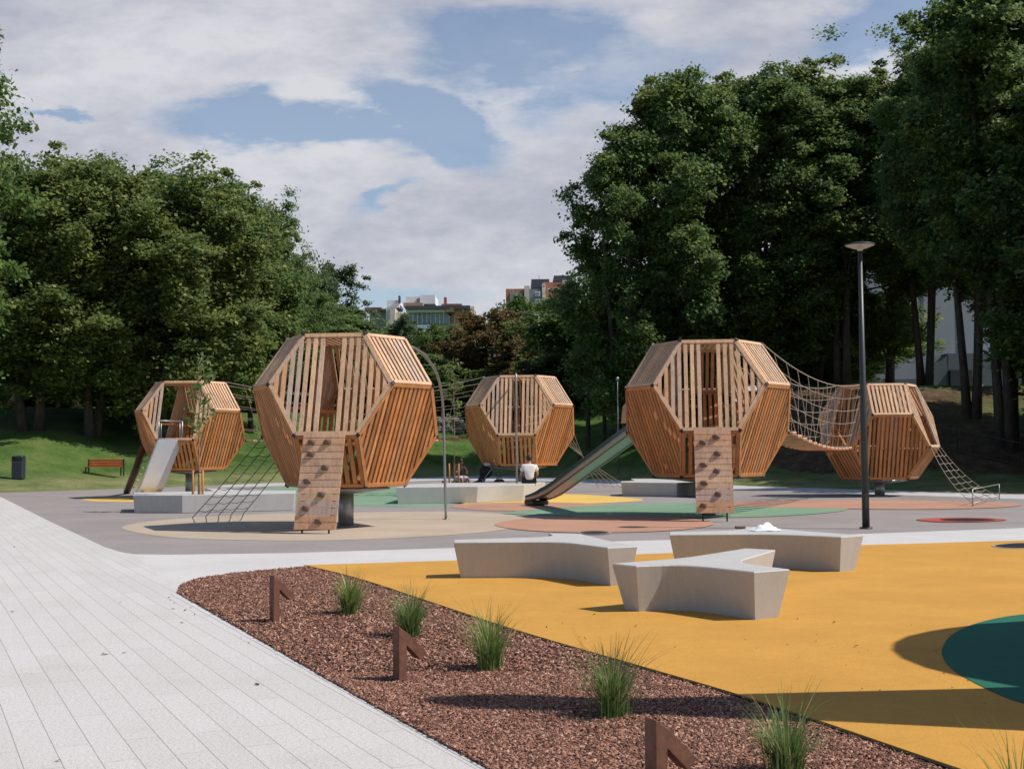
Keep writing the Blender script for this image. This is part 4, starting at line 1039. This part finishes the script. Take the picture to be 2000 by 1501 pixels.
bpart(e, 'roof_box', 'facade_white', (820, 850, 576, 593, Y + 6, 10), (793, 819, 579, 593, Y + 7, 10), (756, 780, 586, 600, Y + 6, 8))
bpart(e, 'roof_terrace', 'facade_tan', (788, 826, 591, 598, Y + 3, 8), (862, 884, 593, 600, Y + 3, 6))
bpart(e, 'red_parapet', 'roof_red', (868, 902, 593, 599, Y + 2, 5), (712, 745, 600, 606, Y + 12, 5))
bpart(e, 'chimney', 'roof_red', (867, 872, 580, 593, Y + 5, 2)); bpart(e, 'chimney', 'roof_dark', (778, 781, 577, 590, Y + 5, 2))
bpart(e, 'roof_door', 'glass_blue', (814, 819, 583, 592, Y + 6.8, .4))
Y = 280; c = A(1050, 700, Y)
e = empty('apartment_building', (c.x, Y, 0), 'brick flats with blue grey roof storeys left of the right grove', 'building')
bpart(e, 'wall', 'facade_brick', (988, 1030, 564, 760, Y + 6, 22), (1062, 1125, 551, 760, Y + 3, 24))
bpart(e, 'pale_wall', 'facade_cream', (1024, 1036, 558, 760, Y + 4, 22), (1059, 1067, 553, 760, Y + 2, 22), (1099, 1110, 547, 760, Y + 1, 22))
bpart(e, 'grey_wall', 'facade_grey', (996, 1022, 571, 760, Y + 5, 20), (1034, 1060, 564, 760, Y + 4, 22))
bpart(e, 'roof_storey', 'roof_dark', (1038, 1073, 545, 562, Y + 7, 16), (1082, 1118, 538, 549, Y + 7, 16))
for (u0, u1, v0, v1) in ((1045, 1055, 569, 577), (1070, 1077, 563, 572), (1086, 1092, 562, 571), (1009, 1018, 575, 581), (1085, 1092, 580, 588), (1045, 1055, 584, 591)):
    f = bpart(e, 'window', 'facade_white', (u0, u1, v0, v1, Y + .6 if u0 > 1020 else Y + 4.5, 1)); bpart(f, 'pane', 'glass_blue', (u0 + 1.2, u1 - 1.2, v0 + 1.2, v1 - 1.2, Y + .4 if u0 > 1020 else Y + 4.3, .5))
bpart(e, 'antenna', 'roof_dark', (1052.6, 1053.4, 538, 545, Y + 8, .3))
Y = 104; c = A(1850, 760, Y)
e = empty('hall_building', (c.x, Y, float(zt(c.x, Y))), 'large pale grey hall with a dark base behind the right trees', 'building')
bpart(e, 'wall', 'hall_wall', (1610, 2300, 430, 760, Y, 30))
bpart(e, 'base', 'hall_base', (1625, 1800, 741, 762, Y - 1.2, 1.1), (1850, 2300, 690, 765, Y - 1.6, 1.5))
m = MB(); q = [A(1800, 741, Y - 1.6), A(1852, 692, Y - 1.6), A(1852, 765, Y - 1.6), A(1800, 765, Y - 1.6)]; m.prism(q, (0, 1.4, 0)); m.build('stair_cheek', 'hall_base', e, True)
m = MB()
for i in range(7): bx_px(m, 1660 + i * 70, 1661 + i * 70, 440, 690, Y - .04, .04)
m.build('wall_joints', 'hall_base', e, True)
bpart(e, 'dark_opening', 'joint_black', (1856, 1900, 722, 756, Y - 1.9, .3))

# ------------------------------------------------------------------ people, pushchair and small things
def skin_mesh(name, verts, edges, radii, mat, parent, sub=2):
    me = bpy.data.meshes.new(name); me.from_pydata(verts, edges, []); me.materials.append(MATS[mat])
    o = bpy.data.objects.new(name, me); COL.objects.link(o)
    md = o.modifiers.new('Skin', 'SKIN'); md.use_smooth_shade = True
    if not me.skin_vertices: me.attributes.new('x', 'FLOAT', 'POINT')
    for i, r in enumerate(radii):
        sv = me.skin_vertices[0].data[i]; sv.radius = r if hasattr(r, '__len__') else (r, r)
    me.skin_vertices[0].data[0].use_root = True
    s = o.modifiers.new('Sub', 'SUBSURF'); s.levels = sub; s.render_levels = sub
    # bake to a plain mesh
    dg = bpy.context.evaluated_depsgraph_get(); ev = o.evaluated_get(dg); nm = bpy.data.meshes.new_from_object(ev)
    o.modifiers.clear(); o.data = nm
    for p in nm.polygons: p.use_smooth = True
    if parent is not None: o.parent = parent
    return o
def person(loc, rz, J, cloth, label, skin='skin', scale=1.0):
    """J: joint name -> (x,y,z) facing -y, origin under the seat; cloth: list of (name, material, chain list)"""
    e = empty('person', loc, label, 'person'); e.rotation_euler = (0, 0, rz); e.scale = (scale,) * 3
    names = list(J); idx = {n: i for i, n in enumerate(names)}
    R = dict(pelvis=(.135, .11), belly=(.12, .10), chest=(.145, .105), neck0=(.06, .055), neck=(.048, .048), chin=(.07, .075), head=(.078, .092), crown=(.055, .065), shL=.062, shR=.062, elL=.042, elR=.042, wrL=.028, wrR=.028, haL=(.04, .018), haR=(.04, .018), hipL=.095, hipR=.095, knL=.062, knR=.062, anL=.038, anR=.038, toL=.035, toR=.035)
    for s in 'LR':
        for f in range(4): R['f%d%s' % (f, s)] = .009
        R['th' + s] = .011
    E = [('pelvis', 'belly'), ('belly', 'chest'), ('chest', 'neck0'), ('neck0', 'neck'), ('neck', 'chin'), ('chin', 'head'), ('head', 'crown')]
    for s in 'LR': E += [('chest', 'sh' + s), ('sh' + s, 'el' + s), ('el' + s, 'wr' + s), ('wr' + s, 'ha' + s), ('pelvis', 'hip' + s), ('hip' + s, 'kn' + s), ('kn' + s, 'an' + s), ('an' + s, 'to' + s)]
    # fingers
    for s in 'LR':
        w, h = Vector(J['wr' + s]), Vector(J['ha' + s]); d = (h - w).normalized(); x = d.cross(Vector((0, 0, 1)));
        if x.length < .1: x = Vector((1, 0, 0))
        x.normalize()
        for f in range(4):
            J['f%d%s' % (f, s)] = tuple(h + x * (f - 1.5) * .019 + d * (.075 - abs(f - 1.3) * .008) - Vector((0, 0, .012))); E.append(('ha' + s, 'f%d%s' % (f, s)))
        J['th' + s] = tuple(w.lerp(h, .4) + x * .05 + d * .03); E.append(('wr' + s, 'th' + s))
    names = list(J); idx = {n: i for i, n in enumerate(names)}
    skin_mesh('body', [J[n] for n in names], [(idx[a], idx[b_]) for a, b_ in E], [R[n] for n in names], skin, e)
    for nm, mat, ed, grow in cloth:
        nn = []
        for a, b_ in ed:
            for q in (a, b_):
                if q not in nn: nn.append(q)
        vs = []
        for q in nn:
            if '>' in q:
                a, b_, t_ = q.split('>'); vs.append(tuple(Vector(J[a]).lerp(Vector(J[b_]), float(t_))))
            else: vs.append(J[q])
        rad = []
        for q in nn:
            k = q.split('>')[0] if '>' in q else q; r_ = R[k]
            r_ = r_ if hasattr(r_, '__len__') else (r_, r_); rad.append((r_[0] + grow, r_[1] + grow))
        skin_mesh(nm, vs, [(nn.index(a), nn.index(b_)) for a, b_ in ed], rad, mat, e)
    h = Vector(J['head']); m = MB(); m.ball(h + Vector((0, .018, .035)), .108, 14, (.86, 1.0, .98)); m.build('hair', 'hair_black', e)
    f = MB(); fy = h.y - .098
    f.ball((h.x, fy - .004, h.z - .012), .016, 6, (.7, 1, 1.4)); o = f.build('nose', skin, e)
    f = MB()
    for s in (-1, 1): f.ball((h.x + s * .032, fy + .010, h.z + .012), .011, 6)
    f.build('eyes', 'hair_black', e)
    f = MB(); f.ball((h.x, fy + .008, h.z - .052), .02, 6, (1.1, .5, .3)); f.build('mouth', 'cloth_red', e)
    f = MB()
    for s in (-1, 1): f.ball((h.x + s * .088, h.y + .012, h.z - .005), .024, 6, (.35, .8, 1.2))
    f.build('ears', skin, e)
    return e
# man seen from behind: he faces away from the camera
Jm = dict(pelvis=(0, 0, .10), belly=(0, -.01, .24), chest=(0, -.06, .44), neck0=(0, -.08, .585), neck=(0, -.10, .63), chin=(0, -.135, .68), head=(0, -.14, .745), crown=(0, -.13, .80),
          shL=(.19, -.06, .53), shR=(-.19, -.06, .53), elL=(.25, -.10, .26), elR=(-.25, -.14, .27), wrL=(.22, -.28, .10), wrR=(-.14, -.36, .16), haL=(.20, -.36, .08), haR=(-.07, -.42, .16),
          hipL=(.10, -.06, .085), hipR=(-.10, -.06, .085), knL=(.16, -.46, .07), knR=(-.16, -.46, .07), anL=(.16, -.50, -.36), anR=(-.15, -.48, -.36), toL=(.17, -.64, -.41), toR=(-.16, -.62, -.41))
shirt = lambda mat: ('shirt', mat, [('pelvis', 'belly'), ('belly', 'chest'), ('chest', 'chest>neck0>.75'), ('chest', 'shL'), ('shL', 'shL>elL>.6'), ('chest', 'shR'), ('shR', 'shR>elR>.6')], .016)
pants = lambda mat, t_='.85': ('trousers', mat, [('pelvis', 'hipL'), ('hipL', 'knL'), ('knL', 'knL>anL>' + t_), ('pelvis', 'hipR'), ('hipR', 'knR'), ('knR', 'knR>anR>' + t_)], .02)
pm = A(1036, 940, 42.55)
mp = A(1034, 940, 41.7)
person((mp.x, 41.7, .49), pi, Jm, [shirt('cotton_white'), pants('cloth_black')], 'man in a white T-shirt and black trousers sitting with his back to us', scale=1.1)
Js = dict(Jm); 
Js = {k: v for k, v in Jm.items() if not k.startswith(('f', 'th'))}
Js.update(haL=(.10, -.30, .50), wrL=(.14, -.26, .46), elL=(.24, -.2, .26), haR=(-.10, -.32, .50), wrR=(-.14, -.28, .46), elR=(-.24, -.22, .26))
wp = A(897, 938, 49.5)
e = person((wp.x, 49.5, .42), radians(35), Js, [shirt('cloth_black'), ('shorts', 'cloth_grey', [('pelvis', 'hipL'), ('hipL', 'hipL>knL>.8'), ('pelvis', 'hipR'), ('hipR', 'hipR>knR>.8')], .03)], 'person in a black top and pale shorts seated behind the concrete bench', 'skin_dark')
# the seat under them
m = MB(); m.box((wp.x, 49.55, .21), (.6, .5, .42), None, .03); tag(m.build('seat_block', 'hall_base'), 'dark low block the person in pale shorts sits on', 'seat')
cp = A(1890, 757, 82); zc = float(zt(cp.x, 80))
Jk = {k: v for k, v in Jm.items() if not k.startswith(('f', 'th'))}
person((cp.x, 80, zc + .30), radians(-60), Jk, [('shorts', 'cloth_grey', [('pelvis', 'hipL'), ('hipL', 'hipL>knL>.8'), ('pelvis', 'hipR'), ('hipR', 'hipR>knR>.8')], .03)], 'tiny person sitting on the sunny crest under the right trees', 'skin')
m = MB(); m.ball((cp.x, 80, zc + .12), .3, 8, (1, .8, .6)); tag(m.build('boulder', 'stone_grey'), 'small stone under the tiny person on the crest', 'stone')
# pushchair
sp = G(938, 957); e = empty('pushchair', (sp.x, 44.0, 0), 'black folded pushchair standing behind the concrete bench', 'pushchair')
sx_ = A(935, 950, 44.0).x; e.location = (sx_, 44.0, 0); e.rotation_euler = (0, 0, radians(15))
for (x, y) in ((-.42, -.24), (-.42, .24), (.30, -.27), (.30, .27)):
    m = MB(); m.tube([(x, y - .02, .12), (x, y + .02, .12)], .12, 16); m.build('wheel', 'tyre', e)
m = MB()
for y in (-.24, .24):
    m.tube([(-.42, y, .13), (0, y, .42), (.42, y, .98), (.34, y, 1.05)], .016, 6); m.tube([(.30, y, .13), (.05, y, .62)], .016, 6)
m.tube([(.34, -.24, 1.05), (.34, .24, 1.05)], .02, 6); m.build('frame', 'galvanised', e)
m = MB(); m.prism([(-.30, -.2, .34), (.12, -.2, .42), (.36, -.2, .92), (.26, -.2, .96), (0, -.2, .56), (-.32, -.2, .44)], (0, .4, 0)); m.build('seat', 'cloth_black', e)
m = MB(); m.ball((.26, 0, .86), .27, 12, (.9, .8, .85)); m.build('hood', 'cloth_black', e)
m = MB(); m.prism([(-.1, -.17, .16), (.26, -.17, .16), (.26, -.17, .34), (-.1, -.17, .30)], (0, .34, 0)); m.build('basket', 'cloth_black', e)
m = MB(); m.ball((.30, -.02, 1.12), .10, 8, (1.3, .9, .7)); tag(m.build('grey_jacket', 'cloth_grey'), 'light grey cloth on the handle of the pushchair', 'jacket'); bpy.data.objects['grey_jacket'].location = e.location
# small red-brown bag and ball behind the bench
q = A(975, 936, 44.5); e = empty('bag', (q.x, 44.5, .0), 'small red brown bag behind the bench left of the man', 'bag')
m = MB(); m.ball((0, 0, .5), .15, 10, (1.3, .8, .7)); o = m.build('pouch', 'cloth_red', e); m = MB(); m.tube([(-.1, 0, .56), (-.03, 0, .68), (.05, 0, .68), (.12, 0, .56)], .012, 6); m.build('handle', 'cloth_red', e)
m = MB(); m.box((q.x, 44.5, .2), (.5, .36, .4), None, .02); tag(m.build('crate', 'hall_base'), 'low dark box under the red brown bag', 'crate')
q = G(866, 958); m = MB(); m.box((q.x, q.y, .16), (.22, .2, .32), None, .03); m.box((q.x, q.y, .36), (.12, .1, .1), None, .02); tag(m.build('rucksack', 'cloth_red'), 'small dark red rucksack on the ground beside the sapling', 'rucksack')
# crumpled cloth and glasses case on the right bench
def crumple(p, w, h, mat, name, label, cat, seed):
    rg = np.random.default_rng(seed); n = 14; V = []; F = []
    for i in range(n):
        for j in range(n):
            x, y = (i / (n - 1) - .5), (j / (n - 1) - .5); r = sqrt(x * x + y * y)
            z = max(0, (1 - (r * 2) ** 2)) * (.55 + .45 * sin(9 * x + seed) * cos(11 * y + 2)) + .06 * rg.random()
            V.append((x * w * (1 + .15 * sin(7 * y)), y * w * .7, z * h + .004))
    for i in range(n - 1):
        for j in range(n - 1): a = i * n + j; F.append((a, a + n, a + n + 1, a + 1))
    m = MB(); m.add(V, F, True); o = m.build(name, mat); o.location = p; tag(o, label, cat)
crumple(G(1495, 1036, ZB), .42, .12, 'white_paper', 'crumpled_cloth', 'crumpled white cloth lying on top of the right star bench', 'cloth', 4)
q = G(1446, 1032, ZB); m = MB(); m.box((0, 0, .02), (.15, .07, .04), None, .012); o = m.build('glasses_case', 'hold'); o.location = q; tag(o, 'small brown case lying on the right star bench left of the cloth', 'case')

# ------------------------------------------------------------------ unseen ball and tapering pylon, added to cast the shade at lower right
e = empty('shadow_ball', (7.82, 8.7, 0), 'unseen ball added outside the frame at right to shade the yellow rubber', 'shadow caster')
m = MB(); m.ball((7.82, 8.7, 2.6), 2.25, 28); m.build('caster_shell', 'larch_board', e, True)
m = MB(); m.tube([(7.82, 8.7, 0), (7.82, 8.7, .7)], .2, 14); m.build('post', 'galvanised', e, True)
e = empty('shadow_pylon', (4.75, 7.05, 0), 'unseen tapering pylon added outside the frame at right to cast the long shade band', 'pylon')
m = MB()
m.loft([Vector((4.72, 6.4, 0)), Vector((4.86, 6.4, 0)), Vector((4.86, 8.3, 0)), Vector((4.72, 8.3, 0))], [Vector((4.72, 6.75, 5.2)), Vector((4.86, 6.75, 5.2)), Vector((4.86, 7.15, 5.2)), Vector((4.72, 7.15, 5.2))]); m.build('caster_mast', 'larch_board', e, True)
m = MB(); m.ball((4.8, 6.95, 5.9), .55, 12, (.6, .45, 1.3)); m.build('caster_tip', 'larch_board', e, True)

# ------------------------------------------------------------------ light and sky
ELEV, AZ = radians(50.7), radians(-11)   # azimuth measured from +x
ts = Vector((cos(ELEV) * cos(AZ), cos(ELEV) * sin(AZ), sin(ELEV)))
sun = bpy.data.lights.new('sun', 'SUN'); sun.energy = 5.0; sun.angle = radians(.53); sun.color = (1, .94, .86)
so = bpy.data.objects.new('sun', sun); COL.objects.link(so); so.rotation_euler = ts.to_track_quat('Z', 'Y').to_euler(); so.location = (0, 0, 60)
w = bpy.data.worlds.new('World'); scene.world = w; w.use_nodes = True; t = w.node_tree
bg = t.nodes['Background']; out = t.nodes['World Output']
sky = N(t, 'ShaderNodeTexSky', sky_type='NISHITA'); sky.sun_disc = False; sky.sun_elevation = ELEV; sky.sun_rotation = pi / 2 - AZ
sky.air_density = 1.0; sky.dust_density = .6; sky.ozone_density = 1.6
t.links.new(sky.outputs[0], bg.inputs[0]); bg.inputs[1].default_value = .12
tc_ = N(t, 'ShaderNodeTexCoord'); sp_ = N(t, 'ShaderNodeSeparateXYZ'); t.links.new(tc_.outputs['Generated'], sp_.inputs[0])
def MATH(op, a, b_=None, clamp=False):
    n = N(t, 'ShaderNodeMath', operation=op); n.use_clamp = clamp
    for i, v in enumerate((a, b_)):
        if v is None: continue
        if isinstance(v, (int, float)): n.inputs[i].default_value = v
        else: t.links.new(v, n.inputs[i])
    return n.outputs[0]
yy = MATH('MAXIMUM', MATH('ABSOLUTE', sp_.outputs[1]), .08)
ax = MATH('DIVIDE', sp_.outputs[0], yy); el = MATH('DIVIDE', sp_.outputs[2], yy)   # tangent-plane bearing and height of the sky direction
cv = N(t, 'ShaderNodeCombineXYZ'); t.links.new(ax, cv.inputs[0]); t.links.new(MATH('MULTIPLY', el, 2.0), cv.inputs[1])
nz = N(t, 'ShaderNodeTexNoise'); nz.inputs['Scale'].default_value = 7; nz.inputs['Detail'].default_value = 9; nz.inputs['Roughness'].default_value = .58; t.links.new(cv.outputs[0], nz.inputs['Vector'])
nz3 = N(t, 'ShaderNodeTexNoise'); nz3.inputs['Scale'].default_value = 26; nz3.inputs['Detail'].default_value = 8; nz3.inputs['Roughness'].default_value = .62; t.links.new(cv.outputs[0], nz3.inputs['Vector'])
nf = MATH('ADD', MATH('SUBTRACT', nz.outputs['Fac'], .5), MATH('MULTIPLY', MATH('SUBTRACT', nz3.outputs['Fac'], .5), .45))
nz2 = N(t, 'ShaderNodeTexNoise'); nz2.inputs['Scale'].default_value = 3.2; nz2.inputs['Detail'].default_value = 7; nz2.inputs['Roughness'].default_value = .6
cv2 = N(t, 'ShaderNodeCombineXYZ'); t.links.new(ax, cv2.inputs[0]); t.links.new(MATH('MULTIPLY', el, 2.6), cv2.inputs[1]); cv2.inputs[2].default_value = 3.7; t.links.new(cv2.outputs[0], nz2.inputs['Vector'])
nzw = N(t, 'ShaderNodeTexNoise'); nzw.inputs['Scale'].default_value = 9; nzw.inputs['Detail'].default_value = 7; nzw.inputs['Roughness'].default_value = .6; t.links.new(cv2.outputs[0], nzw.inputs['Vector'])
sw = N(t, 'ShaderNodeSeparateColor'); t.links.new(nzw.outputs['Color'], sw.inputs[0])
axw = MATH('ADD', ax, MATH('MULTIPLY', MATH('SUBTRACT', sw.outputs[0], .5), .17)); elw = MATH('ADD', el, MATH('MULTIPLY', MATH('SUBTRACT', sw.outputs[1], .5), .085))
def blob(u, v, ru, rv, rot=0.0, soft=.45, na=2.3):
    """cloud bank centred on a bearing and height; returns 0..1"""
    cx, cy = (u - 1000) / FPX, (880 - v) / FPX
    dx, dy = MATH('SUBTRACT', axw, cx), MATH('SUBTRACT', elw, cy)
    c, s = cos(rot), sin(rot)
    X = MATH('DIVIDE', MATH('ADD', MATH('MULTIPLY', dx, c), MATH('MULTIPLY', dy, s)), ru / FPX)
    Y = MATH('DIVIDE', MATH('SUBTRACT', MATH('MULTIPLY', dy, c), MATH('MULTIPLY', dx, s)), rv / FPX)
    r2 = MATH('SQRT', MATH('ADD', MATH('MULTIPLY', X, X), MATH('MULTIPLY', Y, Y)))
    v_ = MATH('ADD', MATH('SUBTRACT', 1, r2), MATH('MULTIPLY', nf, na))
    m_ = N(t, 'ShaderNodeMapRange', interpolation_type='SMOOTHSTEP'); t.links.new(v_, m_.inputs[0]); m_.inputs[1].default_value = -.22; m_.inputs[2].default_value = soft * .75
    return m_.outputs[0]
hole = None
for b_ in ((590, 232, 300, 62, -.10, .7, 1.1), (860, 225, 170, 90, -.45, .7, 1.1), (1030, 70, 260, 120, .0, .8, 1.2), (1230, 150, 240, 75, .35, 1.2, 1.3), (1740, 30, 210, 75, .2, .8, 1.2), (110, 205, 90, 14, 0, 1.0, .8), (760, 575, 170, 38, 0, 1.3, .9), (780, 400, 60, 26, .3, 1.3, .9)):
    q = blob(*b_); hole = q if hole is None else MATH('MAXIMUM', hole, q)
cov = MATH('SUBTRACT', 1, hole)
veil = MATH('MULTIPLY', blob(1330, 90, 420, 110, .2, 1.2, 1.8), .5); cov = MATH('MAXIMUM', cov, veil)
cov = MATH('MULTIPLY', cov, MATH('MULTIPLY', MATH('LESS_THAN', el, .42), MATH('GREATER_THAN', sp_.outputs[1], -.15)))
# elsewhere in the sky: broken cloud from noise alone
far_ = N(t, 'ShaderNodeMapRange', interpolation_type='SMOOTHSTEP'); t.links.new(MATH('ADD', nz2.outputs['Fac'], 0), far_.inputs[0]); far_.inputs[1].default_value = .58; far_.inputs[2].default_value = .70
outw = MATH('GREATER_THAN', el, .42); cov = MATH('MAXIMUM', cov, MATH('MULTIPLY', far_.outputs[0], outw))
low = N(t, 'ShaderNodeMapRange', interpolation_type='SMOOTHSTEP'); t.links.new(el, low.inputs[0]); low.inputs[1].default_value = .16; low.inputs[2].default_value = .10
cov = MATH('MAXIMUM', cov, MATH('MULTIPLY', MATH('LESS_THAN', el, .42), .20))
cr_ = N(t, 'ShaderNodeValToRGB'); e_ = cr_.color_ramp.elements; e_[0].position = .40; e_[0].color = (.46, .475, .55, 1); e_[1].position = .60; e_[1].color = (.72, .715, .75, 1)
t.links.new(MATH('ADD', MATH('MULTIPLY', nz2.outputs['Fac'], .72), MATH('MULTIPLY', nz3.outputs['Fac'], .28)), cr_.inputs[0])
puff = blob(1700, 108, 80, 48, 0, .9, 2.0)
mixc = N(t, 'ShaderNodeMix', data_type='RGBA'); t.links.new(MATH('MULTIPLY', puff, .7), mixc.inputs[0]); t.links.new(cr_.outputs[0], mixc.inputs[6]); mixc.inputs[7].default_value = (.80, .80, .84, 1)
bg2 = N(t, 'ShaderNodeBackground'); t.links.new(mixc.outputs[2], bg2.inputs[0]); bg2.inputs[1].default_value = 1.0
ms = N(t, 'ShaderNodeMixShader'); t.links.new(MATH('MULTIPLY', cov, .93), ms.inputs[0]); t.links.new(bg.outputs[0], ms.inputs[1]); t.links.new(bg2.outputs[0], ms.inputs[2]); t.links.new(ms.outputs[0], out.inputs[0])

scene.view_settings.view_transform = 'Standard'; scene.view_settings.look = 'None'
scene.view_settings.exposure = 0; scene.view_settings.gamma = 1
scene.render.engine = 'CYCLES'
